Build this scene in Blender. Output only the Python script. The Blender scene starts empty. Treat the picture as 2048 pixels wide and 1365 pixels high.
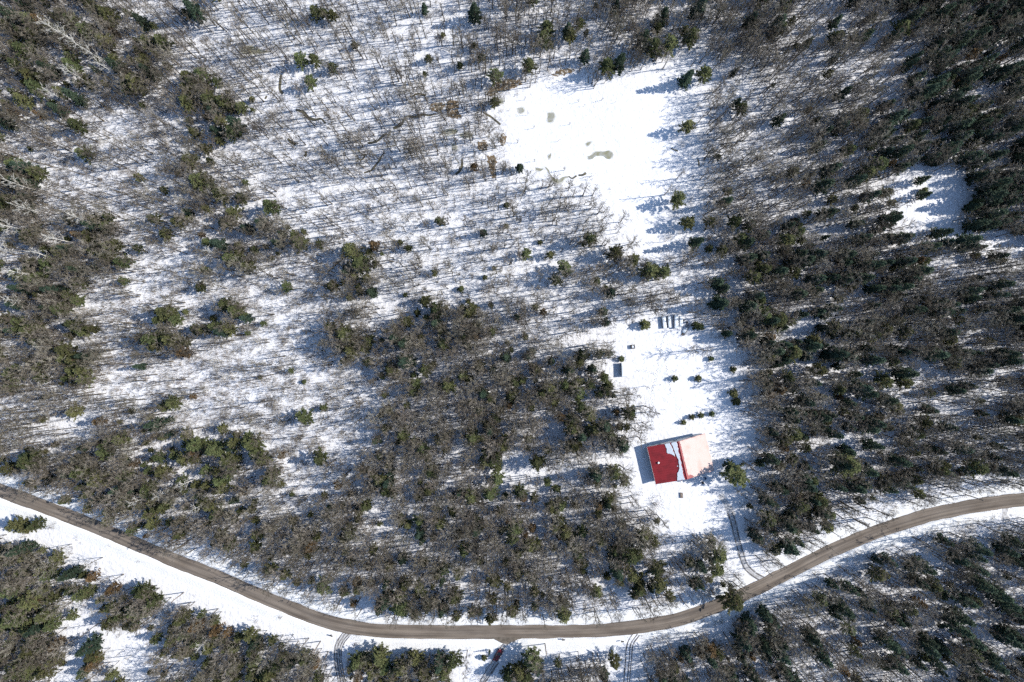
import bpy, math, random
from mathutils import Vector, Matrix, noise

# ------------------------------------------------------------------ camera, light, exposure
S = bpy.context.scene
CAM_H, FOC = 250.0, 1365.3
cam_d = bpy.data.cameras.new("camera"); cam = bpy.data.objects.new("camera", cam_d)
S.collection.objects.link(cam); S.camera = cam
cam.location = (0, 0, CAM_H); cam.rotation_euler = (0, 0, 0)
cam_d.sensor_width = 36.0; cam_d.lens = 24.0; cam_d.clip_start = 1.0; cam_d.clip_end = 6000.0
SUN_EL, SUN_AZ = math.radians(39.0), math.radians(8.0)          # azimuth measured from +x towards +y
sd = Vector((math.cos(SUN_EL) * math.cos(SUN_AZ), math.cos(SUN_EL) * math.sin(SUN_AZ), math.sin(SUN_EL)))
sun_d = bpy.data.lights.new("sun", 'SUN'); sun = bpy.data.objects.new("sun", sun_d)
S.collection.objects.link(sun)
sun.rotation_euler = sd.to_track_quat('Z', 'Y').to_euler()
sun_d.energy = 4.6; sun_d.angle = math.radians(0.5); sun_d.color = (1.0, 0.955, 0.88)
W = bpy.data.worlds.new("World"); S.world = W; W.use_nodes = True
wn = W.node_tree.nodes; wl = W.node_tree.links
bg = wn.get("Background") or wn.new("ShaderNodeBackground")
sky = wn.new("ShaderNodeTexSky"); sky.sky_type = 'NISHITA'; sky.sun_disc = False
sky.sun_elevation = SUN_EL; sky.sun_rotation = math.radians(90) - SUN_AZ
sky.altitude = 300; sky.dust_density = 0.15; sky.air_density = 1.15
wl.new(sky.outputs[0], bg.inputs[0]); bg.inputs[1].default_value = 0.135
S.view_settings.view_transform = 'Standard'; S.view_settings.look = 'None'
S.view_settings.gamma = 1.0; S.view_settings.use_curve_mapping = False
S.view_settings.exposure = 0.30
S.cycles.use_denoising = False
S.cycles.use_adaptive_sampling = True; S.cycles.adaptive_threshold = 0.03
S.cycles.max_bounces = 2; S.cycles.diffuse_bounces = 1; S.cycles.glossy_bounces = 1
S.cycles.transmission_bounces = 1; S.cycles.transparent_max_bounces = 2
S.cycles.caustics_reflective = False; S.cycles.caustics_refractive = False

rnd = random.Random(20240311)
COL = S.collection
CX, CY = 1024.0, 682.5

def w2(px, py, z=0.0):
    """photo pixel (2048 wide) at height z -> world point"""
    k = (CAM_H - z) / FOC
    return Vector(((px - CX) * k, (CY - py) * k, z))

def to_px(x, y, z=0.0):
    k = FOC / (CAM_H - z)
    return (CX + x * k, CY - y * k)

def gz(x, y):
    """ground relief"""
    return 0.35 * noise.noise(Vector((x * 0.035, y * 0.035, 3.1))) + 0.12 * noise.noise(Vector((x * 0.11, y * 0.11, 7.7)))

# ------------------------------------------------------------------ materials
def mat(name, col, rough=0.8, var=0.0, noise_scale=None, noise_col=None, noise_lo=0.45, noise_hi=0.6,
        bump=None, metallic=0.0, spec=0.3, coord='Object', hue=0.0):
    m = bpy.data.materials.new(name); m.use_nodes = True
    nt = m.node_tree; b = nt.nodes["Principled BSDF"]
    b.inputs["Roughness"].default_value = rough; b.inputs["Metallic"].default_value = metallic
    b.inputs["Specular IOR Level"].default_value = spec
    b.inputs["Base Color"].default_value = (*col, 1)
    src = None
    tc = None
    def coords():
        nonlocal tc
        if tc is None: tc = nt.nodes.new("ShaderNodeTexCoord")
        return tc.outputs[coord]
    if noise_scale:
        n = nt.nodes.new("ShaderNodeTexNoise"); n.inputs["Scale"].default_value = noise_scale
        n.inputs["Detail"].default_value = 6; nt.links.new(coords(), n.inputs["Vector"])
        r = nt.nodes.new("ShaderNodeValToRGB"); r.color_ramp.elements[0].position = noise_lo; r.color_ramp.elements[1].position = noise_hi
        r.color_ramp.elements[0].color = (*col, 1); r.color_ramp.elements[1].color = (*noise_col, 1)
        nt.links.new(n.outputs["Fac"], r.inputs[0]); src = r.outputs[0]
    if var:
        oi = nt.nodes.new("ShaderNodeObjectInfo")
        h = nt.nodes.new("ShaderNodeHueSaturation")
        mr = nt.nodes.new("ShaderNodeMapRange"); mr.inputs[3].default_value = 1 - var; mr.inputs[4].default_value = 1 + var
        nt.links.new(oi.outputs["Random"], mr.inputs[0]); nt.links.new(mr.outputs[0], h.inputs["Value"])
        if hue:
            mu = nt.nodes.new("ShaderNodeMath"); mu.operation = 'MULTIPLY'; mu.inputs[1].default_value = 7.31
            fr = nt.nodes.new("ShaderNodeMath"); fr.operation = 'FRACT'
            mh = nt.nodes.new("ShaderNodeMapRange"); mh.inputs[3].default_value = 0.5 - hue; mh.inputs[4].default_value = 0.5 + hue
            nt.links.new(oi.outputs["Random"], mu.inputs[0]); nt.links.new(mu.outputs[0], fr.inputs[0])
            nt.links.new(fr.outputs[0], mh.inputs[0]); nt.links.new(mh.outputs[0], h.inputs["Hue"])
        if src: nt.links.new(src, h.inputs["Color"])
        else: h.inputs["Color"].default_value = (*col, 1)
        src = h.outputs[0]
    if src: nt.links.new(src, b.inputs["Base Color"])
    if bump:
        sc, st, dist = bump
        n2 = nt.nodes.new("ShaderNodeTexNoise"); n2.inputs["Scale"].default_value = sc; n2.inputs["Detail"].default_value = 5
        nt.links.new(coords(), n2.inputs["Vector"])
        bp = nt.nodes.new("ShaderNodeBump"); bp.inputs["Strength"].default_value = st; bp.inputs["Distance"].default_value = dist
        nt.links.new(n2.outputs["Fac"], bp.inputs["Height"]); nt.links.new(bp.outputs[0], b.inputs["Normal"])
    return m

M = {}
M['snow'] = mat("snow", (0.825, 0.83, 0.87), 0.55, noise_scale=0.35, noise_col=(0.74, 0.74, 0.76), noise_lo=0.5, noise_hi=0.75, bump=(0.7, 0.75, 0.5))
def litter(m):
    nt = m.node_tree; L = nt.links; b = nt.nodes['Principled BSDF']; old = b.inputs['Base Color'].links[0].from_socket
    at = nt.nodes.new('ShaderNodeAttribute'); at.attribute_name = 'litter'
    tc = nt.nodes.new('ShaderNodeTexCoord'); n = nt.nodes.new('ShaderNodeTexNoise'); n.inputs['Scale'].default_value = 1.6; n.inputs['Detail'].default_value = 8; n.inputs['Roughness'].default_value = .75
    L.new(tc.outputs['Object'], n.inputs['Vector'])
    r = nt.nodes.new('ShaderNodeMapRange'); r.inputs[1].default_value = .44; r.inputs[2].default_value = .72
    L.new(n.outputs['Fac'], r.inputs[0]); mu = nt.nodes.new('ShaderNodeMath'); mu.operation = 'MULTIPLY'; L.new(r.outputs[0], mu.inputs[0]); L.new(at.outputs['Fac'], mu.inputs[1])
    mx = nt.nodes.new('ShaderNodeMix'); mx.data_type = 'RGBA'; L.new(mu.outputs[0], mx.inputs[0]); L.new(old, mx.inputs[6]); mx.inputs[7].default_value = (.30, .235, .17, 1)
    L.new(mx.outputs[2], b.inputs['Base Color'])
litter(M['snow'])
M['snow_bank'] = mat("snow_bank", (0.83, 0.84, 0.86), 0.6, noise_scale=1.5, noise_col=(0.70, 0.69, 0.67), noise_lo=0.5, noise_hi=0.72, bump=(2.0, 0.6, 0.2))
M['packed'] = mat("packed_snow", (0.56, 0.56, 0.58), 0.5, noise_scale=1.2, noise_col=(0.38, 0.37, 0.37), bump=(2.0, 0.4, 0.1))
M['rut'] = mat("wet_rut", (0.15, 0.14, 0.135), 0.45, noise_scale=0.6, noise_col=(0.45, 0.45, 0.46), noise_lo=0.52, noise_hi=0.66)
M['roof_snow'] = mat("roof_snow", (0.64, 0.49, 0.445), 0.6, noise_scale=0.3, noise_col=(0.60, 0.39, 0.335), noise_lo=0.45, noise_hi=0.7, bump=(1.5, 0.3, 0.1))
M['clean_snow'] = mat("clean_snow", (0.80, 0.85, 0.90), 0.6, bump=(2.5, 0.4, 0.1))
M['slush'] = mat('grey_slush', (0.60, 0.60, 0.58), 0.4, noise_scale=0.8, noise_col=(0.50, 0.49, 0.45))
M['ice'] = mat("grey_ice", (0.36, 0.36, 0.33), 0.25, noise_scale=0.5, noise_col=(0.27, 0.26, 0.17), noise_lo=0.4, noise_hi=0.6, spec=0.5)
M['water'] = mat("dark_water", (0.09, 0.085, 0.06), 0.12, noise_scale=0.4, noise_col=(0.16, 0.14, 0.09), spec=0.5)
M['mud'] = mat("dead_grass_mud", (0.20, 0.145, 0.09), 0.9, noise_scale=1.1, noise_col=(0.62, 0.60, 0.57), noise_lo=0.52, noise_hi=0.62, bump=(3.0, 0.8, 0.2))
M['pine'] = mat("pine_needles", (0.100, 0.110, 0.047), 0.8, var=0.4, hue=0.03, spec=0.15)
M['spruce'] = mat("spruce_needles", (0.042, 0.066, 0.042), 0.75, var=0.3, hue=0.03, spec=0.15)
M['dead'] = mat("dead_needles", (0.125, 0.082, 0.042), 0.85, var=0.25, spec=0.1)
M['bark'] = mat("pine_bark", (0.13, 0.095, 0.07), 0.9, var=0.2, spec=0.1)
M['twig'] = mat("grey_twigs", (0.165, 0.144, 0.114), 0.9, var=0.45, hue=0.02, spec=0.1)
M['pale_twig'] = mat('pale_grey_twigs', (0.27, 0.24, 0.20), 0.9, var=0.3, hue=0.015, spec=0.1)
M['greybark'] = mat("grey_bark", (0.12, 0.104, 0.085), 0.9, var=0.25, spec=0.1)
M['birch'] = mat("birch_bark", (0.68, 0.65, 0.60), 0.7, var=0.15, noise_scale=2.5, noise_col=(0.20, 0.18, 0.16), noise_lo=0.6, noise_hi=0.68)
M['brush'] = mat("brush_twigs", (0.22, 0.18, 0.135), 0.9, var=0.35, hue=0.02, spec=0.1)
M['red_metal'] = mat("red_metal_roof", (0.33, 0.030, 0.036), 0.5, noise_scale=0.35, noise_col=(0.25, 0.026, 0.03), spec=0.4)
M['siding'] = mat("pale_siding", (0.62, 0.62, 0.60), 0.7, noise_scale=3, noise_col=(0.56, 0.56, 0.55))
M['trim'] = mat("white_trim", (0.78, 0.78, 0.76), 0.5)
M['glass'] = mat("dark_glass", (0.02, 0.025, 0.03), 0.08, spec=0.6)
M['wood'] = mat("weathered_wood", (0.22, 0.17, 0.13), 0.85, noise_scale=3, noise_col=(0.14, 0.11, 0.09))
M['pole'] = mat("pole_wood", (0.20, 0.155, 0.12), 0.85, noise_scale=4, noise_col=(0.28, 0.24, 0.2))
M['steel'] = mat("grey_steel", (0.35, 0.36, 0.38), 0.4, metallic=0.7)
M['dark_metal'] = mat("dark_painted_metal", (0.03, 0.03, 0.032), 0.45)
M['car_red'] = mat("car_red_paint", (0.15, 0.010, 0.015), 0.25, spec=0.6)
M['rubber'] = mat("tyre_rubber", (0.02, 0.02, 0.02), 0.8)
M['lamp'] = mat("lamp_glass", (0.75, 0.75, 0.72), 0.15, spec=0.6)
M['tail'] = mat("tail_lamp_glass", (0.35, 0.01, 0.01), 0.2, spec=0.6)
M['ceramic'] = mat("insulator_ceramic", (0.30, 0.20, 0.15), 0.3)
M['blue_plastic'] = mat("blue_plastic", (0.03, 0.08, 0.18), 0.5)
M['barrel_red'] = mat("rusty_drum", (0.25, 0.07, 0.04), 0.7, noise_scale=4, noise_col=(0.15, 0.06, 0.04))

def road_material():
    m = bpy.data.materials.new("road_surface"); m.use_nodes = True
    nt = m.node_tree; L = nt.links; b = nt.nodes["Principled BSDF"]
    b.inputs["Roughness"].default_value = 0.85; b.inputs["Specular IOR Level"].default_value = 0.25
    uv = nt.nodes.new("ShaderNodeUVMap"); uv.uv_map = "road"
    mp = nt.nodes.new("ShaderNodeMapping"); mp.inputs["Scale"].default_value = (7.0, 0.035, 1)
    L.new(uv.outputs[0], mp.inputs[0])
    n1 = nt.nodes.new("ShaderNodeTexNoise"); n1.inputs["Scale"].default_value = 1.0; n1.inputs["Detail"].default_value = 5
    L.new(mp.outputs[0], n1.inputs["Vector"])
    r1 = nt.nodes.new("ShaderNodeValToRGB")
    e = r1.color_ramp.elements
    e[0].position = 0.34; e[0].color = (0.150, 0.128, 0.112, 1)
    e[1].position = 0.68; e[1].color = (0.285, 0.240, 0.200, 1)
    L.new(n1.outputs["Fac"], r1.inputs[0])
    mp2 = nt.nodes.new("ShaderNodeMapping"); mp2.inputs["Scale"].default_value = (1.2, 0.09, 1)
    L.new(uv.outputs[0], mp2.inputs[0])
    n2 = nt.nodes.new("ShaderNodeTexNoise"); n2.inputs["Scale"].default_value = 1.0; n2.inputs["Detail"].default_value = 8
    L.new(mp2.outputs[0], n2.inputs["Vector"])
    r2 = nt.nodes.new("ShaderNodeValToRGB")
    r2.color_ramp.elements[0].position = 0.35; r2.color_ramp.elements[0].color = (0.72, 0.70, 0.68, 1)
    r2.color_ramp.elements[1].position = 0.6; r2.color_ramp.elements[1].color = (1, 1, 1, 1)
    L.new(n2.outputs["Fac"], r2.inputs[0])
    mx = nt.nodes.new("ShaderNodeMix"); mx.data_type = 'RGBA'; mx.blend_type = 'MULTIPLY'; mx.inputs[0].default_value = 1
    L.new(r1.outputs[0], mx.inputs[6]); L.new(r2.outputs[0], mx.inputs[7])
    # damp edges: u near 0 or 1
    sx = nt.nodes.new("ShaderNodeSeparateXYZ"); L.new(uv.outputs[0], sx.inputs[0])
    r3 = nt.nodes.new("ShaderNodeValToRGB"); ee = r3.color_ramp.elements
    ee[0].position = 0.0; ee[0].color = (0.55, 0.53, 0.5, 1); ee[1].position = 1.0; ee[1].color = (0.50, 0.48, 0.46, 1)
    for p, v in ((0.09, 1), (0.24, .84), (0.33, .84), (0.42, 1), (0.58, 1), (0.68, .82), (0.77, .84), (0.93, 1)):
        k = ee.new(p); k.color = (v, v, v, 1)
    L.new(sx.outputs[0], r3.inputs[0])
    mx2 = nt.nodes.new("ShaderNodeMix"); mx2.data_type = 'RGBA'; mx2.blend_type = 'MULTIPLY'; mx2.inputs[0].default_value = 1
    L.new(mx.outputs[2], mx2.inputs[6]); L.new(r3.outputs[0], mx2.inputs[7])
    L.new(mx2.outputs[2], b.inputs["Base Color"])
    return m
M['road'] = road_material()

# ------------------------------------------------------------------ mesh helpers
class MB:
    """collects shapes; build() links them as one mesh object"""
    def __init__(self): self.v, self.f = [], []
    def add(self, vs, fs):
        o = len(self.v); self.v += [tuple(p) for p in vs]; self.f += [tuple(i + o for i in q) for q in fs]; return self
    def box(self, cx, cy, cz, sx, sy, sz, rz=0.0, taper=1.0):
        c, s = math.cos(rz), math.sin(rz); vs = []
        for dz, t in ((-.5, 1), (.5, taper)):
            for dx, dy in ((-.5, -.5), (.5, -.5), (.5, .5), (-.5, .5)):
                x, y = dx * sx * t, dy * sy * t
                vs.append((cx + x * c - y * s, cy + x * s + y * c, cz + dz * sz))
        return self.add(vs, [(3, 2, 1, 0), (4, 5, 6, 7), (0, 1, 5, 4), (1, 2, 6, 5), (2, 3, 7, 6), (3, 0, 4, 7)])
    def tube(self, pts, rads, n=6, cap=True):
        pts = [Vector(p) for p in pts]; rings = []; vs = []
        for i, p in enumerate(pts):
            d = (pts[min(i + 1, len(pts) - 1)] - pts[max(i - 1, 0)]).normalized()
            a = d.orthogonal().normalized() if abs(d.z) > 0.95 or True else None
            ref = Vector((0, 0, 1)) if abs(d.z) < 0.9 else Vector((1, 0, 0))
            a = d.cross(ref).normalized(); b = d.cross(a)
            for k in range(n):
                t = 2 * math.pi * k / n
                vs.append(p + (a * math.cos(t) + b * math.sin(t)) * rads[i])
        fs = []
        for i in range(len(pts) - 1):
            for k in range(n):
                k2 = (k + 1) % n
                fs.append((i * n + k, i * n + k2, (i + 1) * n + k2, (i + 1) * n + k))
        if cap:
            fs.append(tuple(range(n - 1, -1, -1))); fs.append(tuple((len(pts) - 1) * n + k for k in range(n)))
        return self.add(vs, fs)
    def spike(self, p, q, r):
        """thin three sided twig"""
        p, q = Vector(p), Vector(q); d = (q - p).normalized()
        ref = Vector((0, 0, 1)) if abs(d.z) < 0.9 else Vector((1, 0, 0))
        a = d.cross(ref).normalized() * r; b = d.cross(a).normalized() * r
        return self.add([p + a, p - a * .5 + b * .87, p - a * .5 - b * .87, q], [(0, 1, 3), (1, 2, 3), (2, 0, 3)])
    def prism(self, poly, z0, z1, mapf=None):
        """polygon (list of 2d points) extruded from z0 to z1; mapf((x,y,z))->point"""
        n = len(poly); mf = mapf or (lambda p: p)
        vs = [mf((x, y, z0)) for x, y in poly] + [mf((x, y, z1)) for x, y in poly]
        fs = [tuple(range(n - 1, -1, -1)), tuple(range(n, 2 * n))] + [(i, (i + 1) % n, n + (i + 1) % n, n + i) for i in range(n)]
        return self.add(vs, fs)
    def mesh(self, name, material, smooth=False):
        me = bpy.data.meshes.new(name); me.from_pydata(self.v, [], self.f)
        for m in (material if isinstance(material, (list, tuple)) else [material]): me.materials.append(m)
        if smooth: me.polygons.foreach_set("use_smooth", [True] * len(me.polygons))
        me.update(); return me
    def build(self, name, material, parent=None, smooth=False, bevel=0.0):
        o = bpy.data.objects.new(name, self.mesh(name, material, smooth)); COL.objects.link(o)
        if parent: o.parent = parent
        if bevel:
            md = o.modifiers.new("bevel", 'BEVEL'); md.width = bevel; md.segments = 2; md.limit_method = 'ANGLE'
        return o

def tag(o, label=None, cat=None, group=None, kind=None):
    if label: o["label"] = label
    if cat: o["category"] = cat
    if group: o["group"] = group
    if kind: o["kind"] = kind
    return o
def empty(name, loc, rz=0.0, label=None, cat=None, group=None):
    o = bpy.data.objects.new(name, None); COL.objects.link(o); o.location = loc; o.rotation_euler = (0, 0, rz)
    o.empty_display_size = 0.5
    return tag(o, label, cat, group)
def inside(p, poly):
    x, y = p; r = False; j = len(poly) - 1
    for i in range(len(poly)):
        xi, yi = poly[i]; xj, yj = poly[j]
        if (yi > y) != (yj > y) and x < (xj - xi) * (y - yi) / (yj - yi) + xi: r = not r
        j = i
    return r
def catmull(pts, step):
    """smooth 2d polyline resampled at roughly step"""
    P = [Vector((p[0], p[1])) for p in pts]; P = [P[0] * 2 - P[1]] + P + [P[-1] * 2 - P[-2]]
    out = []
    for i in range(1, len(P) - 2):
        n = max(2, int((P[i + 1] - P[i]).length / step))
        for k in range(n):
            t = k / n; a, b, c, d = P[i - 1], P[i], P[i + 1], P[i + 2]
            out.append(0.5 * ((2 * b) + (c - a) * t + (2 * a - 5 * b + 4 * c - d) * t * t + (3 * b - a - 3 * c + d) * t ** 3))
    out.append(P[-2]); return out

# ------------------------------------------------------------------ ground, road, banks
def axis(lo, hi, step, far):
    a = []; x = lo
    while x <= hi: a.append(x); x += step
    out = [a[0] - d for d in far[::-1]] + a + [a[-1] + d for d in far]
    return out
FAR = [6, 18, 45, 110, 260, 600, 1400, 3000]
xs, ys = axis(-240, 240, 1.6, FAR), axis(-175, 175, 1.6, FAR)

ROAD_PX = [(-330, 870), (-160, 915), (0, 981), (117, 1025), (228, 1069), (333, 1115), (433, 1154), (533, 1197), (620, 1232), (667, 1247), (716, 1257),
           (783, 1263), (900, 1264.5), (1016, 1264), (1120, 1263.5), (1183, 1262), (1250, 1257), (1316, 1248), (1365, 1237), (1432, 1213),
           (1498, 1184), (1565, 1151), (1632, 1117), (1698, 1087), (1765, 1060), (1865, 1029), (1965, 1010), (2048, 999), (2200, 985), (2400, 975)]
road_w = [w2(*p).xy for p in ROAD_PX]
ROAD = catmull(road_w, 1.5)
HALF = 2.55
RG = {}
for i, p in enumerate(ROAD): RG.setdefault((int(p.x // 10), int(p.y // 10)), []).append(p)
def road_dist(x, y):
    cx_, cy_ = int(x // 10), int(y // 10); best = 1e9
    for i in (-1, 0, 1):
        for j in (-1, 0, 1):
            for p in RG.get((cx_ + i, cy_ + j), ()):
                d = (p.x - x) ** 2 + (p.y - y) ** 2
                if d < best: best = d
    return math.sqrt(best)
def ground_z(x, y):
    z = gz(x, y); d = road_dist(x, y)
    if d < 9:
        t = max(0.0, min(1.0, (d - 3.2) / 5.0)); z = z * t + (-0.12) * (1 - t)
    return z
verts = []; faces = []
for y in ys:
    for x in xs: verts.append((x, y, ground_z(x, y)))
nx = len(xs)
for j in range(len(ys) - 1):
    for i in range(nx - 1):
        a = j * nx + i; faces.append((a, a + 1, a + nx + 1, a + nx))
gb = MB(); gb.v, gb.f = verts, faces
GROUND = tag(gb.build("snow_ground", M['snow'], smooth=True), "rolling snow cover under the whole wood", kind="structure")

def strip(line, offs, zf, name, material, uvname=None, smooth=True):
    """sweep a cross-section: offs = list of offsets to the left of the line, zf(point, k, i)->z"""
    vs = []; fs = []; uvs = []; L = 0.0; n = len(offs)
    for i, p in enumerate(line):
        a = line[max(i - 1, 0)]; b = line[min(i + 1, len(line) - 1)]; d = (b - a).normalized(); nrm = Vector((-d.y, d.x))
        if i: L += (p - line[i - 1]).length
        for k in range(n):
            o = offs[k](i) if callable(offs[k]) else offs[k]
            q = p + nrm * o; vs.append((q.x, q.y, zf(q, k, i))); uvs.append((k / (n - 1), L))
    for i in range(len(line) - 1):
        for k in range(n - 1):
            a = i * n + k; fs.append((a, a + n, a + n + 1, a + 1))
    mb = MB(); mb.v, mb.f = vs, fs
    o = mb.build(name, material, smooth=smooth)
    if uvname:
        uv = o.data.uv_layers.new(name=uvname)
        for lp in o.data.loops: uv.data[lp.index].uv = uvs[lp.vertex_index]
    return o
def wob(i, s, seed): return noise.noise(Vector((i * s, seed, 0.5)))
ro = strip(ROAD, [lambda i: -HALF + 0.3 * wob(i, .11, 1) + .25 * wob(i, .45, 2), -1.3, 0.0, 1.3, lambda i: HALF + 0.3 * wob(i, .11, 9) + .25 * wob(i, .45, 5)],
           lambda q, k, i: (-0.02, 0.02, 0.05, 0.02, -0.02)[k], "road", M['road'], "road")
tag(ro, "brown grey winter road curving through the snow", kind="structure")
for sgn, nm in ((1, "snow_bank_north"), (-1, "snow_bank_south")):
    def hgt(q, k, i):
        h = 0.38 + 0.28 * noise.noise(Vector((q.x * .25, q.y * .25, 1))) + 0.15 * noise.noise(Vector((q.x * .9, q.y * .9, 4)))
        gap = 1.0
        for gx, gy, gr in ((1010, 1281, 4.2), (690, 1265, 4.0), (1265, 1272, 3.6), (1526, 1162, 4.0), (2010, 1018, 3.0)):
            d = (q - w2(gx, gy).xy).length
            gap = min(gap, max(0.0, (d - gr) / 3.0))
        lo = ground_z(q.x, q.y) - 0.05
        return (-0.16, lo + (h * 0.7 - lo) * gap, lo + (h - lo) * gap, lo + (h * 0.6 - lo) * gap, lo)[k]
    tag(strip(ROAD, [(lambda i, s=sgn: s * (HALF - 0.12 + 0.22 * wob(i, .3, 20 + s))),
                     (lambda i, s=sgn: s * (HALF + 0.28 + 0.25 * wob(i, .3, 20 + s))), sgn * (HALF + 0.9), sgn * (HALF + 2.0), sgn * (HALF + 4.2)],
              hgt, nm, M['snow_bank']), "ploughed snow bank along the road edge", kind="structure")

def footprints(px, label, seed):
    """a trodden trail: separate boot marks, left and right"""
    line = catmull([w2(*p).xy for p in px], 0.55); r = random.Random(seed); mb = MB()
    for i in range(1, len(line) - 1):
        d = (line[i + 1] - line[i - 1]).normalized(); nr = Vector((-d.y, d.x)); c = line[i] + nr * ((.22 if i % 2 else -.22) + .25 * wob(i, .13, seed) + r.uniform(-.08, .08))
        L, Wd = r.uniform(.22, .36), r.uniform(.11, .2)
        mb.add([(q.x, q.y, ground_z(q.x, q.y) + .03) for q in (c + d * L * math.cos(t) + nr * Wd * math.sin(t) for t in (0, 1.05, 2.1, 3.14, 4.19, 5.24))], [(0, 1, 2, 3, 4, 5)])
    return tag(mb.build("footpath", M['packed']), label, kind="structure")
def track(px, offs, width, name, material, label, dz=0.035):
    line = catmull([w2(*p).xy for p in px], 0.8)
    mb = MB()
    for o in offs:
        n0 = len(mb.v)
        for i, p in enumerate(line):
            a = line[max(i - 1, 0)]; b = line[min(i + 1, len(line) - 1)]; d = (b - a).normalized(); nr = Vector((-d.y, d.x))
            ww = width * (0.8 + 0.5 * wob(i, .35, o * 3.3))
            for s in (-.5, 0, .5):
                q = p + nr * (o + s * ww + 0.1 * wob(i, .2, o)); mb.v.append((q.x, q.y, ground_z(q.x, q.y) + dz - (0.012 if s == 0 else 0.0)))
        for i in range(len(line) - 1):
            for k in range(2):
                a = n0 + i * 3 + k; mb.f.append((a, a + 3, a + 4, a + 1))
    return tag(mb.build(name, material, smooth=True), label, kind="structure")
track([(1527, 1160), (1508, 1149), (1492, 1133), (1482, 1107), (1474, 1077), (1466, 1043), (1458, 1018), (1440, 990)], (0,), 2.9, "driveway_snow", M['packed'], "packed snow driveway curving up to the house")
track([(1527, 1160), (1508, 1149), (1492, 1133), (1482, 1107), (1474, 1077), (1466, 1043), (1460, 1025)], (-0.8, 0.8), 0.55, "wheel_tracks", M['rut'], "pair of dark wheel ruts in the house driveway", 0.06)
track([(1020, 1279), (1004, 1297), (984, 1330), (962, 1367), (940, 1410)], (0,), 3.0, "driveway_snow", M['packed'], "packed snow driveway under the red car")
track([(990, 1320), (975, 1343), (959, 1367), (940, 1405)], (1.5,), 0.8, "wheel_tracks", M['rut'], "dark wet rut beside the red car's driveway", 0.06)
track([(1022, 1277), (1012, 1288), (1000, 1304), (984, 1330), (962, 1367)], (-0.7, 0.5), 0.35, "wheel_tracks", M['rut'], "wheel ruts running from the road to the red car", 0.062)
track([(698, 1263), (684, 1280), (676, 1300), (677, 1330), (684, 1367), (690, 1410)], (0,), 3.4, "driveway_snow", M['packed'], "snow covered driveway opening below the road bend")
track([(698, 1263), (684, 1280), (676, 1300), (677, 1330), (684, 1367)], (-1.2, -0.3, 0.6, 1.3), 0.42, "wheel_tracks", M['rut'], "thin wheel tracks in the driveway below the bend", 0.06)
track([(1275, 1268), (1261, 1290), (1257, 1330), (1254, 1367), (1252, 1410)], (-1.2, 0.1, 0.9), 0.45, "wheel_tracks", M['rut'], "straight wheel tracks leaving the road southward", 0.05)
footprints([(1487, 690), (1485, 715), (1488, 760), (1490, 800), (1489, 840)], "narrow trodden path beside the yard", 1)
footprints([(1303, 985), (1304, 1005), (1309, 1035), (1312, 1060)], "trodden path below the house's lower left corner", 2)
footprints([(1318, 985), (1323, 1003), (1329, 1022)], "short footprint trail below the house", 3)
footprints([(1300, 860), (1306, 830), (1303, 790), (1312, 750), (1322, 700), (1330, 668)], "footpath from the house up to the board stacks", 4)
footprints([(1312, 750), (1290, 742), (1268, 742)], "side path to the little shelter", 5)
footprints([(1342, 790), (1338, 770), (1334, 740), (1328, 715)], "faint path through the garden", 6)
track([(2012, 1012), (2010, 1030), (2014, 1045)], (0,), 3.2, "driveway_snow", M['packed'], "short snowy turnout below the road")

# melt pools, creeks, bare soil
M['apron'] = mat('muddy_apron', (0.17, 0.145, 0.12), 0.8, noise_scale=0.7, noise_col=(0.10, 0.085, 0.07), noise_lo=0.4, noise_hi=0.65)
def blob(name, px, material, label, dz=0.05, jit=0.25):
    pts = catmull([w2(*p).xy for p in px + [px[0]]], 0.5)[:-1]
    mb = MB(); cx_ = sum(p.x for p in pts) / len(pts); cy_ = sum(p.y for p in pts) / len(pts)
    vs = []
    for i, p in enumerate(pts):
        q = Vector((p.x + jit * noise.noise(Vector((p.x, p.y, 2))), p.y + jit * noise.noise(Vector((p.x, p.y, 8)))))
        vs.append((q.x, q.y, ground_z(q.x, q.y) + dz))
    mb.add(vs, [tuple(range(len(vs)))])
    if name == "melt_pool" and dz > .03:
        cen = Vector((cx_, cy_)); rim = []
        for p in pts:
            d = (p - cen).normalized(); q = p + d * (0.45 + .35 * noise.noise(Vector((p.x * .8, p.y * .8, 5)))); rim.append((q.x, q.y, ground_z(q.x, q.y) + .03))
        tag(MB().add(rim, [tuple(range(len(rim)))]).build("slush_rim", M['slush']), "grey slush rim around a melt pool", kind="structure")
    return tag(mb.build(name, material), label, kind="structure")
blob("melt_pool", [(1097, 227), (1106, 226), (1109, 232), (1105, 243), (1096, 243)], M['ice'], "five sided grey ice patch in the clearing")
blob("melt_pool", [(1176, 313), (1183, 311), (1191, 305), (1208, 304), (1218, 302), (1225, 309), (1220, 318), (1211, 317), (1205, 312), (1192, 313), (1186, 318), (1177, 319)], M['ice'], "largest olive ice pool with a long tail in the clearing")
blob("melt_pool", [(1090, 335), (1096, 338), (1100, 347), (1108, 357), (1118, 359), (1128, 354), (1137, 353), (1130, 358), (1118, 366), (1107, 364), (1103, 354), (1097, 345)], M['ice'], "bent ice channel at the foot of the clearing")
blob("melt_pool", [(1072, 336), (1080, 338), (1087, 338), (1080, 342), (1073, 341)], M['ice'], "tiny olive pool left of the bent ice channel")
blob("melt_pool", [(1172, 288), (1180, 284), (1182, 286), (1176, 292)], M['ice'], "tiny grey patch above the largest pool")
blob("melt_pool", [(1097, 312), (1102, 308), (1101, 315), (1098, 318)], M['ice'], "thin grey sliver of ice in the clearing")
blob("melt_pool", [(1036, 218), (1045, 216), (1047, 224), (1039, 227)], M['ice'], "small round grey patch at the clearing edge")
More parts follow.
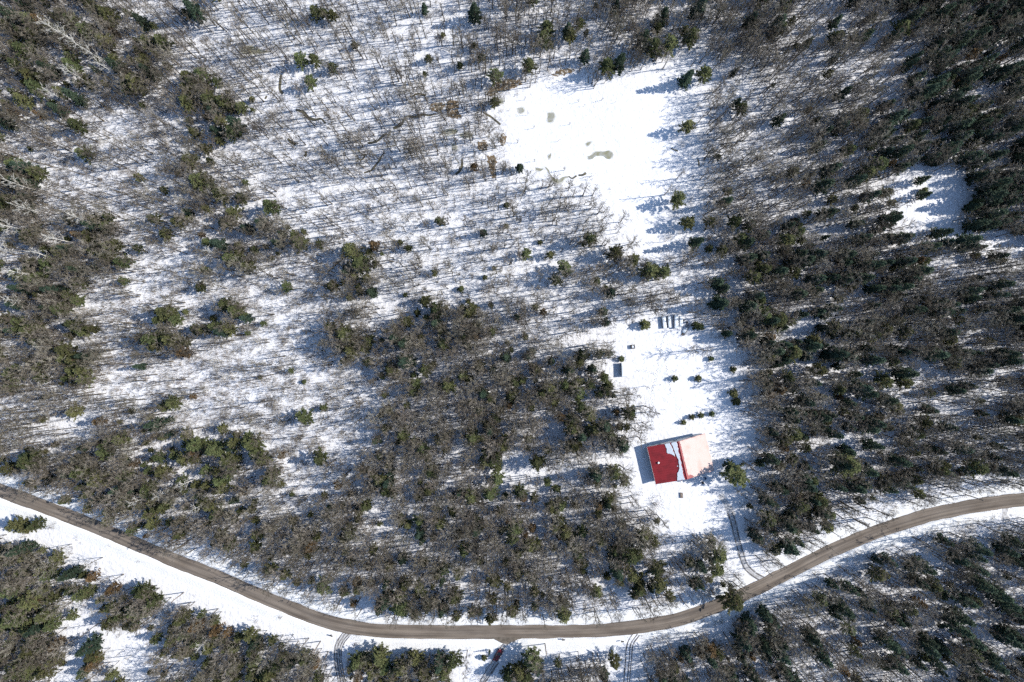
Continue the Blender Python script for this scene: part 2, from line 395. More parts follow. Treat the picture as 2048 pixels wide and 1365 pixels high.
blob("melt_pool", [(998, 200), (1006, 199), (1006, 207), (999, 206)], M['ice'], "small grey patch at the clearing corner")
blob("melt_pool", [(884, 264), (900, 259), (914, 262), (911, 268), (893, 270)], M['ice'], "brownish ice pool among the creek branches")
blob("melt_pool", [(919, 270), (933, 265), (944, 270), (938, 276), (923, 275)], M['ice'], "yellowish ice pool among the creek branches")
blob("melt_pool", [(903, 288), (912, 292), (913, 300), (906, 299)], M['ice'], "narrow olive ice pool below the creek branches")
blob("melt_pool", [(480, 97), (500, 92), (520, 100), (540, 104), (512, 108), (488, 108)], M['ice'], "pale ice sheet near the upper edge")
blob("driveway_apron", [(982, 1275), (1043, 1275), (1036, 1280), (1026, 1284), (1016, 1288), (1006, 1287), (996, 1283)], M['apron'], "muddy driveway apron at the road above the red car", 0.13, .3)
def ringed(px, k):
    cx_ = sum(p[0] for p in px) / len(px); cy_ = sum(p[1] for p in px) / len(px); out = []
    for x, y in px:
        d = math.hypot(x - cx_, y - cy_) or 1.0; out.append((x + (x - cx_) / d * k, y + (y - cy_) / d * k))
    return out
def mudp(px, label): blob("mud_patch", px, M['mud'], label, 0.06, 0.9)
mudp([(893, 205), (905, 200), (918, 205), (916, 222), (922, 235), (903, 236), (893, 226)], "brown grass patch at the head of the creek")
mudp([(860, 212), (877, 204), (890, 212), (880, 222), (866, 223)], "brown soil patch left of the creek head")
mudp([(972, 190), (985, 170), (1005, 160), (1030, 158), (1045, 166), (1025, 178), (1000, 183), (985, 193)], "brown bank along the top edge of the clearing")
mudp([(975, 310), (990, 312), (992, 325), (988, 340), (992, 352), (982, 356), (980, 338), (975, 325)], "upright brown soil strip left of the clearing")
mudp([(955, 285), (968, 280), (975, 290), (968, 302), (958, 300)], "reddish soil patch above the brown strip")
mudp([(1100, 152), (1125, 138), (1150, 140), (1130, 150)], "brown grass at the upper tree edge of the clearing")
mudp([(1005, 262), (1012, 275), (1008, 292), (1000, 285)], "small brown patch at the clearing's left edge")
def creek(px, w, label):
    line = catmull([w2(*p).xy for p in px], 0.6)
    o = strip(line, [lambda i: -w / 2 * (0.75 + 0.6 * wob(i, .25, 3)), lambda i: w / 2 * (0.75 + 0.6 * wob(i, .25, 6))],
          lambda q, k, i: ground_z(q.x, q.y) + 0.045, "creek", M['water'])
    tag(o, label, kind="structure")
for px, w, l in [
    ([(808, 237), (815, 233), (830, 234), (845, 230), (860, 231), (872, 228)], 0.9, "narrow creek running into the brown patch"),
    ([(808, 238), (806, 247), (797, 253), (787, 258)], 1.3, "creek bend below the brown patch"),
    ([(773, 267), (765, 274), (757, 281), (752, 284), (735, 287)], 0.9, "creek reach in the middle of the snowy wood"),
    ([(770, 294), (780, 293), (792, 291)], 0.5, "thin creek thread"),
    ([(768, 306), (760, 319), (750, 333), (741, 342), (728, 346)], 0.8, "slanting creek reach"),
    ([(714, 316), (720, 320), (727, 317), (729, 309)], 0.7, "hooked creek bend"),
    ([(966, 225), (976, 230), (990, 240), (1001, 250)], 0.8, "creek line beside the clearing"),
    ([(924, 319), (925, 330), (920, 342), (912, 350)], 1.1, "short creek reach below the pools"),
    ([(563, 150), (561, 165), (560, 178), (566, 188)], 1.2, "dark open creek in the upper snow field"),
    ([(592, 220), (605, 223), (614, 233), (628, 240), (642, 238), (652, 247)], 1.2, "branching creek reach in the upper field"),
    ([(576, 278), (584, 285), (592, 289)], 1.3, "short black creek opening"),
    ([(612, 303), (613, 310), (610, 314)], 1.2, "small black water hole"),
    ([(530, 198), (533, 192)], 1.0, "tiny black water hole"),
    ([(1137, 353), (1144, 357), (1153, 352)], 0.7, "dark crack at the end of the ice channel"),
    ([(1157, 351), (1165, 350), (1172, 346)], 1.0, "dark water gap right of the ice channel"),
    ([(655, 545), (668, 532), (683, 520)], 0.6, "fallen dark channel beside the evergreens"),
    ([(470, 672), (485, 670), (503, 670)], 0.7, "thin dark creek below the clumps"),
    ([(1395, 318), (1398, 325), (1398, 332)], 0.7, "dark crack right of the clearing"),
    ([(1342, 297), (1350, 300), (1356, 302)], 0.7, "dark sliver at the clearing's right edge"),
    ([(820, 195), (835, 188), (850, 190)], 0.8, "creek start above the brown patch")]:
    creek(px, w, l)

# ------------------------------------------------------------------ tree prototypes
def rv(r, s=1.0): return Vector((r.uniform(-s, s), r.uniform(-s, s), r.uniform(-s, s)))
def spray(mb, p, d, ln, wd, r):
    """one flat needle spray: a kite pointing along d"""
    d = d.normalized(); up = Vector((0, 0, 1)) + rv(r, .7); s = d.cross(up)
    if s.length < 1e-3: s = Vector((1, 0, 0))
    s.normalize(); q = p + d * ln
    mb.add([p, p + d * ln * .45 + s * wd * .5, q, p + d * ln * .45 - s * wd * .5], [(0, 1, 2, 3)])
def make_pine(seed, h, rad, base=0.22, nbr=56, droop=-0.05, power=0.75, dens=1.0, flat=0.0):
    r = random.Random(seed); tr, cr = MB(), MB()
    top = Vector((r.uniform(-.3, .3), r.uniform(-.3, .3), h * .97))
    tr.tube([(0, 0, -0.5), top * .5 + Vector((r.uniform(-.12, .12), r.uniform(-.12, .12), 0)), top], [h * .014 + .05, h * .009 + .03, .02], 6)
    az = r.uniform(0, 6.28); lob = [r.uniform(.7, 1.25) for _ in range(7)]
    for i in range(nbr):
        t = (i + r.random() * .8) / nbr                      # 0 at crown base, 1 at the tip
        z = h * (base + (1 - base) * t); az += 2.399 + r.uniform(-.35, .35)
        prof = (1 - t) ** power if t > .15 else (0.55 + 3.0 * t) * (1 - t) ** power
        L = rad * prof * lob[int((az % 6.28) / 6.2832 * 7) % 7] * r.uniform(.72, 1.15) + .18
        d = Vector((math.cos(az), math.sin(az), 0)); o = Vector((top.x * z / h, top.y * z / h, z))
        def at(s): return o + d * L * s + Vector((0, 0, L * (droop * s + (0.22 * s * s if droop < 0 else -.10 * s * s))))
        tr.spike(o, at(.9), .025 + .012 * L)
        n = max(2, int(L * 2.6 * dens))
        for k in range(n):
            s = .25 + .75 * (k + r.random()) / n; p = at(min(s, 1.0))
            side = Vector((-d.y, d.x, 0))
            for _ in range(6):
                dd = d * r.uniform(.1, 1) + side * r.uniform(-1, 1) + Vector((0, 0, r.uniform(-.35, .55)))
                spray(cr, p + rv(r, .16), dd, r.uniform(.45, .85), r.uniform(.22, .40), r)
    for _ in range(6): spray(cr, top + rv(r, .1), Vector((r.uniform(-.5, .5), r.uniform(-.5, .5), 1)), .5, .2, r)
    return tr, cr
def make_bare(seed, h, rad, nlimb=10, nbr=5, ntw=6, base=0.35, fork=0.45, tr_r=0.13, tw_r=0.02, upright=0.8):
    """leafless tree: trunk with limbs (first mesh), branches and twigs (second)"""
    r = random.Random(seed); tr, cr = MB(), MB()
    lean = Vector((r.uniform(-.06, .06), r.uniform(-.06, .06), 0)) * h
    def axis_pt(t): return Vector((0, 0, -.5)).lerp(Vector((lean.x, lean.y, h)), t) + Vector((math.sin(t * 5 + seed) * .018 * h * t, math.cos(t * 4 + seed * 2) * .018 * h * t, 0))
    N = 7; tr.tube([axis_pt(i / N) for i in range(N + 1)], [tr_r * (1 - .9 * (i / N)) + .012 for i in range(N + 1)], 5)
    az = r.uniform(0, 6.28)
    for i in range(nlimb):
        t = base + (1 - base) * (i + r.random()) / nlimb * .95; az += 2.399 + r.uniform(-.5, .5)
        o = axis_pt(t); L = (rad * (1.15 - .75 * (t - base) / (1 - base))) * r.uniform(.75, 1.2)
        d = Vector((math.cos(az), math.sin(az), upright * r.uniform(.6, 1.5))).normalized()
        mid = o + d * L * .5 + rv(r, .08 * L); end = o + d * L + Vector((0, 0, L * .22)) + rv(r, .12 * L)
        r0 = tr_r * .42 * (1 - t) + .022
        tr.tube([o, mid, end], [r0, r0 * .7, .012], 4, False)
        for j in range(nbr):
            s = .25 + .75 * (j + r.random()) / nbr
            p = o.lerp(mid, s * 2) if s < .5 else mid.lerp(end, s * 2 - 1)
            bd = (d + rv(r, .85) + Vector((0, 0, .25))).normalized(); bl = L * (.62 - .3 * s) * r.uniform(.7, 1.3)
            q = p + bd * bl; cr.spike(p, q, .012 + tw_r * .75)
            for k in range(ntw):
                u = .15 + .85 * (k + r.random()) / ntw; a = p.lerp(q, u)
                td = (bd * .7 + rv(r, .9) + Vector((0, 0, .2))).normalized()
                cr.spike(a, a + td * r.uniform(.35, .95) * (.5 + bl * .35), tw_r)
    return tr, cr
def make_bush(seed, h, rad, nst=13, ntw=6, tw_r=0.02):
    """thicket of thin upright shoots"""
    r = random.Random(seed); cr = MB()
    for i in range(nst):
        a = r.uniform(0, 6.28); q = rad * r.random() ** .5; o = Vector((math.cos(a) * q, math.sin(a) * q, -.2))
        d = Vector((math.cos(a) * r.uniform(-.1, .35), math.sin(a) * r.uniform(-.1, .35), 1)); L = h * r.uniform(.45, 1.1); e = o + d * L
        cr.spike(o, e, tw_r * 1.6)
        for k in range(ntw):
            p = o.lerp(e, .3 + .7 * r.random())
            cr.spike(p, p + (d * .6 + rv(r, .8)).normalized() * r.uniform(.25, .6) * h * .4, tw_r)
    return cr

class Proto:
    def __init__(self, tr, cr, tm, cm, h, name):
        self.h = h; self.tr = tr.mesh(name + "_trunk", tm) if tr else None; self.cr = cr.mesh(name + "_crown", cm)
        j = MB(); j.v = list(cr.v); j.f = list(cr.f); nf = len(j.f)
        if tr: j.add(tr.v, tr.f)
        self.joined = j.mesh(name, [cm, tm] if tr else [cm])
        if tr: self.joined.polygons.foreach_set("material_index", [0] * nf + [1] * (len(j.f) - nf)); self.joined.update()
P = {'pine': [], 'spruce': [], 'dead': [], 'bare': [], 'thin': [], 'birch': [], 'bush': [], 'young': []}
for i in range(6):
    P['pine'].append(Proto(*make_pine(100 + i, 12.0, 3.6 + .3 * (i % 3), nbr=52 + 5 * (i % 3)), M['bark'], M['pine'], 12.0, "pine"))
for i in range(4):
    P['spruce'].append(Proto(*make_pine(200 + i, 13.0, 2.6 + .2 * (i % 2), base=.1, nbr=72, droop=.05, power=.95), M['bark'], M['spruce'], 13.0, "spruce"))
for i in range(2):
    P['dead'].append(Proto(*make_pine(300 + i, 10.0, 2.2, nbr=40, dens=.7), M['bark'], M['dead'], 10.0, "dead_pine"))
for i in range(7):
    P['bare'].append(Proto(*make_bare(400 + i, 14.0, 2.5 + .3 * (i % 3), nlimb=13, nbr=6, ntw=7, base=.30, tr_r=.17, tw_r=.029), M['greybark'], M['twig'], 14.0, "bare_tree"))
for i in range(3):
    P['bare'].append(Proto(*make_bare(450 + i, 14.0, 3.5, nlimb=14, nbr=6, ntw=7, base=.28, tr_r=.20, tw_r=.028, upright=.6), M['greybark'], M['pale_twig'], 14.0, "bare_tree"))
for i in range(6):
    P['thin'].append(Proto(*make_bare(500 + i, 11.0, 1.7 + .2 * (i % 3), nlimb=8, nbr=4, ntw=4, base=.42, tr_r=.18, tw_r=.026, upright=1.2), M['greybark'], M['twig'], 11.0, "slender_tree"))
for i in range(3):
    P['birch'].append(Proto(*make_bare(600 + i, 15.0, 3.2, nlimb=10, nbr=5, ntw=4, base=.4, tr_r=.24, tw_r=.035), M['birch'], M['birch'], 15.0, "birch"))
for i in range(5):
    P['bush'].append(Proto(None, make_bush(700 + i, 2.2, 1.3, tw_r=.024), None, M['brush'], 2.2, "bush"))
for i in range(3):
    P['young'].append(Proto(*make_pine(800 + i, 3.4, 1.45, base=.04, nbr=26, dens=1.0, power=.6), M['bark'], M['pine'], 3.4, "young_pine"))

# ------------------------------------------------------------------ where the woods stand
#          evergreen, bare, slender, brush : stems per 100 square metres;  spruce share
T = {'open': (0, 0, 0, .5, 0), 'field': (0, 0, 0, 0, 0), 'sparse': (.2, .2, .4, .8, .2), 'edge': (.02, .15, .7, 2.5, .4),
     'light': (.10, 1.4, 9.0, 17, .2), 'brushy': (.25, 1.6, 6.5, 26, .1), 'fuzz': (.06, .6, 3.0, 46, .1),
     'med': (.4, 5.5, 6.5, 8, .4), 'bare': (2.4, 11, 3.5, 5, .12), 'brown': (.9, 9.5, 3.5, 7, .5), 'mix': (2.2, 9.0, 2, 6, .2), 'mixl': (3.4, 8.5, 3, 8, .15),
     'con': (4.8, 6, 1.5, 4, .08), 'dark': (5.6, 5.5, 2, 4, .88), 'mixs': (1.8, 6.5, 5, 6, .8), 'mixr': (2.8, 8.5, 3.5, 5, .7), 'medr': (.9, 6.0, 5.5, 6, .7)}
X0, X1, Y0, Y1 = -260, 2310, -260, 1625
Z = [
 ('mixl', [(X0, Y0), (215, Y0), (215, 0), (290, 60), (345, 130), (330, 185), (255, 200), (200, 190), (150, 180), (100, 220), (60, 260), (X0, 265)]),
 ('med', [(215, Y0), (330, Y0), (350, 60), (345, 130), (290, 60), (215, 0)]),
 ('brushy', [(60, 260), (100, 220), (150, 180), (330, 190), (345, 300), (330, 400), (370, 520), (280, 570), (150, 590), (150, 560), (240, 500), (240, 440), (200, 420), (80, 390), (100, 350), (30, 290)]),
 ('fuzz', [(190, 570), (380, 560), (560, 510), (650, 540), (655, 690), (720, 745), (760, 765), (740, 860), (640, 950), (560, 985), (555, 900), (520, 855), (430, 855), (350, 850), (330, 805), (190, 780), (150, 640)]),
 ('mixl', [(X0, 270), (10, 285), (50, 330), (85, 385), (200, 420), (240, 440), (240, 490), (210, 520), (150, 560), (150, 610), (190, 680), (185, 740), (110, 790), (120, 850), (190, 850), (250, 835), (330, 815), (350, 860), (420, 870), (520, 870), (555, 930), (555, 1000), (640, 1120), (630, 1180), (480, 1120), (330, 1065), (220, 1020), (110, 975), (30, 940), (X0, 900)]),
 ('con', [(200, 900), (340, 860), (520, 880), (555, 940), (540, 1010), (420, 1040), (320, 1030), (220, 980)]),
 ('med', [(X0, 790), (110, 780), (200, 835), (130, 870), (110, 900), (X0, 840)]),
 ('open', [(125, 850), (190, 838), (185, 880), (130, 888)]),
 ('mix', [(420, 1040), (560, 1010), (640, 1120), (660, 1190), (560, 1150), (440, 1095)]),
 ('mix', [(340, 190), (400, 140), (430, 180), (500, 200), (490, 300), (440, 300), (470, 400), (540, 440), (640, 465), (660, 510), (560, 500), (530, 560), (400, 560), (370, 480), (330, 400), (340, 300)]),
 ('mix', [(660, 470), (740, 480), (760, 520), (740, 560), (690, 570), (660, 530)]),
 ('mix', [(660, 560), (730, 560), (740, 650), (650, 650)]),
 ('mix', [(650, 640), (740, 660), (745, 720), (690, 740), (650, 690)]),
 ('mix', [(290, 600), (370, 608), (370, 650), (300, 645)]), ('mix', [(440, 605), (490, 600), (495, 625), (460, 645), (440, 640)]),
 ('mix', [(255, 670), (300, 655), (480, 640), (480, 662), (385, 690), (380, 715), (340, 695), (260, 690)]),
 ('bare', [(755, 650), (900, 615), (1000, 600), (1180, 600), (1225, 680), (1200, 760), (1290, 790), (1300, 850), (1240, 900), (1260, 980), (1250, 1010), (1330, 1045), (1335, 1100), (1350, 1205), (1200, 1222), (980, 1236), (750, 1228), (640, 1140), (555, 1010), (640, 965), (700, 900), (750, 870), (765, 800)]),
 ('light', [(560, 985), (640, 945), (740, 870), (760, 900), (700, 950), (640, 1000), (590, 1030)]),
 ('open', [(985, 915), (1060, 895), (1060, 935), (1110, 935), (1200, 895), (1235, 905), (1160, 945), (1080, 962), (985, 980)]),
 ('med', [(1000, 640), (1120, 590), (1220, 640), (1200, 700), (1100, 700), (1020, 690)]),
 ('open', [(690, 1190), (760, 1190), (760, 1235), (720, 1235)]),
 ('med', [(1370, 120), (1480, 90), (1700, 110), (1790, 330), (1680, 400), (1500, 450), (1380, 530), (1300, 510), (1340, 420), (1355, 300)]),
 ('brown', [(1150, Y0), (1790, Y0), (1790, 180), (1700, 130), (1480, 110), (1430, 105), (1330, 98), (1250, 130), (1150, 130), (1120, 60)]),
 ('med', [(1000, Y0), (1180, Y0), (1180, 60), (1080, 120), (1000, 100)]),
 ('brown', [(1560, 180), (1790, 180), (1800, 320), (1700, 390), (1600, 330)]),
 ('dark', [(1785, Y0), (X1, Y0), (X1, 470), (2048, 470), (1960, 440), (1900, 335), (1800, 350), (1740, 310), (1780, 200), (1820, 100)]),
 ('mixr', [(1500, 450), (1700, 390), (1780, 360), (1810, 440), (1960, 470), (2048, 510), (X1, 510), (X1, 950), (2048, 945), (1860, 965), (1700, 1010), (1590, 1085), (1500, 1085), (1530, 960), (1520, 850), (1510, 700), (1440, 620), (1380, 560)]),
 ('medr', [(1780, 760), (X1, 700), (X1, 900), (2048, 900), (1840, 880)]),
 ('open', [(1785, 345), (1920, 328), (1975, 365), (1935, 430), (1970, 462), (2070, 480), (2070, 520), (1940, 490), (1880, 455), (1800, 455)]),
 ('open', [(1580, 610), (1640, 620), (1640, 680), (1590, 672)]), ('open', [(1650, 868), (1720, 872), (1712, 902), (1650, 898)]),
 ('sparse', [(1200, 480), (1300, 500), (1400, 560), (1390, 640), (1230, 660), (1190, 600)]),
 ('med', [(1150, 470), (1280, 510), (1345, 530), (1390, 565), (1400, 625), (1280, 625), (1240, 590), (1110, 570)]),
 ('open', [(1225, 690), (1240, 635), (1390, 635), (1440, 680), (1490, 700), (1500, 830), (1515, 880), (1500, 1000), (1490, 1060), (1420, 1085), (1345, 1065), (1320, 1020), (1262, 985), (1245, 900), (1290, 860), (1303, 800), (1225, 760)]),
 ('con', [(1235, 1090), (1330, 1090), (1345, 1195), (1220, 1205)]), ('open', [(1335, 1050), (1400, 1060), (1375, 1100), (1345, 1120)]),
 ('mix', [(1375, 1100), (1440, 1075), (1455, 1130), (1440, 1172), (1385, 1185)]),
 ('open', [(1430, 985), (1480, 985), (1490, 1050), (1505, 1110), (1545, 1150), (1510, 1175), (1470, 1150), (1458, 1090), (1440, 1040)]),
 ('sparse', [(X0, 930), (0, 990), (240, 1095), (450, 1180), (660, 1262), (690, 1290), (690, Y1), (X0, Y1)]),
 ('con', [(X0, 1060), (20, 1085), (100, 1112), (190, 1150), (170, 1200), (120, 1250), (130, 1330), (90, 1365), (90, Y1), (X0, Y1)]),
 ('con', [(200, 1168), (260, 1163), (320, 1192), (320, 1230), (250, 1262), (205, 1250)]), ('con', [(160, 1322), (220, 1312), (230, 1365), (220, Y1), (150, Y1)]),
 ('con', [(315, 1245), (390, 1218), (450, 1252), (480, 1265), (555, 1280), (530, 1320), (520, Y1), (260, Y1), (300, 1335)]),
 ('mix', [(540, 1300), (650, 1300), (660, Y1), (530, Y1)]),
 ('open', [(655, 1275), (1295, 1275), (1280, Y1), (655, Y1)]),
 ('con', [(698, 1318), (760, 1303), (920, 1312), (935, Y1), (690, Y1)]), ('con', [(1005, 1335), (1040, 1312), (1085, 1315), (1085, Y1), (1000, Y1)]),
 ('med', [(1095, 1320), (1220, 1315), (1225, Y1), (1090, Y1)]), ('open', [(1225, 1280), (1290, 1280), (1290, Y1), (1225, Y1)]),
 ('medr', [(1290, 1310), (1480, 1240), (1600, 1190), (1700, 1140), (1850, 1085), (2048, 1055), (X1, 1030), (X1, Y1), (1285, Y1)]),
 ('mixs', [(1760, 1180), (1860, 1125), (2048, 1085), (X1, 1060), (X1, Y1), (1860, Y1)]),
 ('edge', [(1300, 130), (1440, 105), (1425, 200), (1412, 330), (1405, 480), (1330, 540), (1270, 520)]),
 ('field', [(1005, 215), (1020, 185), (1060, 160), (1110, 152), (1180, 148), (1250, 142), (1335, 112), (1430, 112), (1372, 150), (1350, 230), (1345, 330), (1335, 420), (1310, 500), (1275, 490), (1225, 420), (1195, 372), (1130, 365), (1060, 352), (1015, 335), (1005, 270)]),
]
BB = [(min(p[0] for p in q), max(p[0] for p in q), min(p[1] for p in q), max(p[1] for p in q)) for _, q in Z]
def zone(px, py):
    for k in range(len(Z) - 1, -1, -1):
        b = BB[k]
        if b[0] <= px <= b[1] and b[2] <= py <= b[3] and inside((px, py), Z[k][1]): return Z[k][0]
    return 'light'
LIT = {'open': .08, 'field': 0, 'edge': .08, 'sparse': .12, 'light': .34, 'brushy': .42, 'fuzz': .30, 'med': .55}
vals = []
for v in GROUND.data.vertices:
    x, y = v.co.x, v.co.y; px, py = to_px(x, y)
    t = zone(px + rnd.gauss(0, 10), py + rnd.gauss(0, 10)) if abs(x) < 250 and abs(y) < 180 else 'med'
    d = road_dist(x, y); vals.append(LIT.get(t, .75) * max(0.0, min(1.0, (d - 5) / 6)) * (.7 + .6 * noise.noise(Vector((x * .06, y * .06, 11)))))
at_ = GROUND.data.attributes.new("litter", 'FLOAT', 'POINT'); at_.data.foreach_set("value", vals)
HOUSE_C = w2(1361, 918, 3.3)
DRIVE = [w2(*p).xy for p in ((1527, 1160), (1508, 1149), (1492, 1133), (1482, 1107), (1474, 1077), (1466, 1043), (1458, 1018), (1445, 995))]
KEEP_OUT = [(p.x, p.y, 3.6) for p in DRIVE] + [(HOUSE_C.x, HOUSE_C.y, 14.0), (*w2(1340, 645).xy, 6.5), (*w2(1370, 660).xy, 4.5), (*w2(1252, 740).xy, 4.5), (*w2(1264, 694).xy, 2.0), (*w2(997, 1308).xy, 4.5), (*w2(1012, 1293).xy, 4.5), (*w2(1032, 1288).xy, 5.0), (*w2(985, 1335).xy, 3.5)]
class Grid:
    def __init__(self, c): self.c = c; self.d = {}
    def free(self, x, y, r):
        i, j = int(x // self.c), int(y // self.c)
        for a in (-1, 0, 1):
            for b in (-1, 0, 1):
                for (u, v) in self.d.get((i + a, j + b), ()):
                    if (u - x) ** 2 + (v - y) ** 2 < r * r: return False
        return True
    def put(self, x, y): self.d.setdefault((int(x // self.c), int(y // self.c)), []).append((x, y))
GT, GC = Grid(4.0), Grid(4.0)
TREES = []      # dict(kind, var, x, y, rot, sc, h, px, py, hand)
def put(kind, px, py, h, squash=1.0, hand=False, mind=0.0, grid=None, roadgap=5.8, key=.6):
    """a tree whose crown shows at photo pixel (px, py)"""
    b = w2(px, py, key * h); x, y = b.x, b.y
    if not hand:
        if road_dist(x, y) < roadgap: return
        for (u, v, r_) in KEEP_OUT:
            if (u - x) ** 2 + (v - y) ** 2 < r_ * r_: return
        if mind and not grid.free(x, y, mind): return
    if grid: grid.put(x, y)
    pr = rnd.randrange(len(P[kind])); s = h / P[kind][pr].h
    TREES.append(dict(kind=kind, var=pr, x=x, y=y, rot=rnd.uniform(0, 6.283), sc=s, sx=s * squash, h=h, px=px, py=py, hand=hand))
# evergreens that can be picked out one by one in the photograph: crown x, y, width in photo pixels, kind
HAND = """
405 150 44 p;375 205 40 p;415 190 34 p;152 250 40 p;168 308 38 p;466 262 38 p;395 362 46 p;440 388 40 p;490 365 18 p;600 120 36 p;628 118 30 p;620 162 34 p;630 25 34 p
665 30 28 p;663 135 24 p;480 215 28 p;540 412 44 p;848 16 22 s;885 70 14 y;710 90 18 p;963 113 20 p;920 130 20 p;990 148 36 p;1058 130 34 p;1170 110 30 s;1085 78 40 p
1135 58 30 s;1215 132 42 p;1242 122 40 s;1310 95 46 p;1288 76 38 s;1342 88 44 p;1160 46 28 p;1013 411 16 y;880 443 24 p;1375 155 40 s;1485 215 32 p;1375 252 36 p
1562 236 30 s;1356 400 38 p;1378 446 38 p;1402 14 44 s;1385 72 42 p;700 500 46 p;722 528 50 p;690 545 30 s;800 485 16 y;1080 485 14 y;1100 510 24 p;1013 452 13 y
1180 478 42 p;1232 506 38 p;1268 520 30 p;1130 535 38 p;1112 560 32 p;1300 540 44 p;1328 545 36 p;922 578 18 y;870 545 18 p;810 590 13 y;970 555 13 y;988 537 12 y
1070 615 20 p;1208 622 26 s;1212 645 26 s;1290 650 27 y;1393 652 22 y;1030 765 34 p;1022 792 34 p;1180 770 32 p;1130 770 32 p;945 876 46 p;1190 860 40 p;690 670 46 p
702 702 40 p;660 655 34 p;1075 926 42 p;980 990 36 p;1040 985 34 p;1095 965 20 p;1000 1025 24 p;930 1100 38 p;960 1122 28 p;1260 1112 48 p;1262 1148 38 p;1312 1140 46 p
1318 1170 44 p;1340 1195 30 p;1125 1210 34 p;944 1226 28 p;800 1212 50 p;770 1205 40 s;715 1180 26 p;706 1208 20 d;1475 955 56 p;1462 935 30 s;1700 930 58 p;1950 936 50 p
1470 1204 54 p;1440 1112 38 p;1432 1140 36 p;1423 718 15 y;1467 739 17 y;1350 757 17 y;1397 757 18 y;1468 788 24 y;1473 804 22 y;1384 834 15 y;1402 832 16 y;1424 828 15 y
1368 845 14 y;1402 655 18 y;1243 718 16 y;30 1050 38 p;52 1058 34 p;72 1050 34 p;225 1180 34 d;285 1185 40 p;268 1222 38 p;300 1208 34 p;222 1215 34 p;365 1238 40 p;392 1252 38 d
430 1262 34 d;455 1265 26 d;500 1272 34 p;545 1282 26 p;185 1155 30 d;160 1190 36 p;60 1200 50 p;30 1240 50 p;20 1180 46 p;100 1150 40 p;90 1230 40 p;110 1290 34 d;60 1300 44 p
30 1340 46 p;185 1330 34 d;90 1345 36 p;620 1095 36 d;608 1085 26 p;291 1073 13 d;128 1002 26 p;215 1040 28 p;262 1060 26 p;62 968 26 p;175 1018 22 p;400 573 26 p;572 572 28 p;608 764 14 y;385 793 18 d;345 806 34 p;330 625 46 p;350 640 34 p
470 622 46 p;450 610 34 p;300 678 44 p;340 680 40 p;430 655 40 p;455 655 34 p;405 660 34 p;365 705 34 d;310 690 30 p;520 755 12 y;445 857 26 p;505 890 44 p;470 885 40 p;430 900 44 p
390 890 44 p;540 960 40 p;525 920 40 p;455 920 40 p;60 925 50 p;20 935 44 p;160 945 44 p;195 960 44 p;485 985 24 d;250 1000 34 p;430 1030 34 p;210 905 40 p;240 880 38 p;150 650 44 p
130 700 44 p;120 620 40 p;150 720 40 p;170 760 36 p;60 660 40 p;40 550 40 p;85 590 40 p;245 525 36 p;215 515 34 p;30 330 40 p;70 345 36 p;190 440 36 p;215 455 34 p;20 400 34 p
50 100 44 p;35 130 40 p;70 175 44 p;45 200 40 p;20 30 44 s;60 40 40 p;215 30 40 p;210 80 40 p;230 120 36 p;270 165 44 p;255 175 36 p;280 40 34 s;140 130 36 p;170 60 36 p;110 60 36 p
715 1325 40 p;760 1315 42 p;745 1345 40 p;800 1335 42 p;830 1318 36 p;845 1345 40 p;905 1322 40 p;890 1345 36 p;1065 1322 46 p;1040 1345 40 p;1018 1350 36 p;1050 1355 40 p;715 1355 30 d
1230 1325 36 p;979 1304 11 n;968 1316 16 y;1850 390 26 s;1848 360 26 s;1775 385 30 p;1848 382 20 y;1985 395 54 s;1955 448 40 s;1995 370 46 s;1990 430 44 s;1700 300 34 p;1760 330 44 p
1735 345 40 p;1640 290 30 s;1575 480 40 p;1530 540 40 p;1590 545 34 p;1510 555 40 p;1690 560 36 s;1750 530 40 s;1560 640 46 p;1530 630 40 p;1640 625 32 s;1670 655 34 p;1590 705 42 p
1640 740 40 p;1660 710 34 s;1770 660 36 p;1810 665 36 p;1770 760 40 p;1810 765 34 p;1800 640 30 p;1540 715 34 p;1560 780 34 d;1590 868 40 p;1570 880 40 p;1680 780 36 p;1685 930 40 s
1780 800 40 s;1850 845 34 p;1790 810 36 p;1740 860 40 s;1835 870 34 p;1540 790 30 d;1600 1010 44 p;1560 980 40 s;1640 1000 44 p;1540 1040 40 p;1660 1030 34 p;1550 1100 36 p;1590 1060 34 p
1740 945 36 s;1800 925 44 s;1830 960 36 p;1880 940 40 p;1930 900 36 s;1690 1220 46 s;1755 1150 36 p;1970 1170 44 s;2000 1190 44 s;1960 1140 36 s;1920 1260 56 s;1950 1285 44 s;1780 1290 44 s
1820 1220 36 p;1870 1170 36 p;1540 1260 30 p;1420 1300 40 d;1435 1308 34 p;1400 1305 30 d;1350 1335 30 p;2020 1280 46 s;1990 1330 46 s;1668 1170 26 s;1740 1215 30 s;1700 1260 30 p
"""
for rec in HAND.replace("\n", ";").split(";"):
    if not rec.strip(): continue
    x_, y_, d_, k_ = rec.split(); x_, y_, d_ = float(x_), float(y_), float(d_) * 0.165
    if k_ == 'p': put('pine', x_, y_, max(4.0, min(16.0, d_ * 1.75)), max(.75, min(1.25, d_ / 7.0 / max(4.0, min(16.0, d_ * 1.75)) * 12 * 1.0)), True, 0, GC)
    elif k_ == 's': put('spruce', x_, y_, max(5, min(17, d_ * 2.1)), 1.0, True, 0, GC)
    elif k_ == 'd': put('dead', x_, y_, max(4, min(12, d_ * 1.7)), 1.2, True, 0, GC)
    elif k_ == 'n': put('spruce', x_, y_, 4.8, .6, True, 0, GC, key=.4)
    else: put('young', x_, y_, max(1.5, d_ * .92), 1.0, True, 0, GC, key=.5)
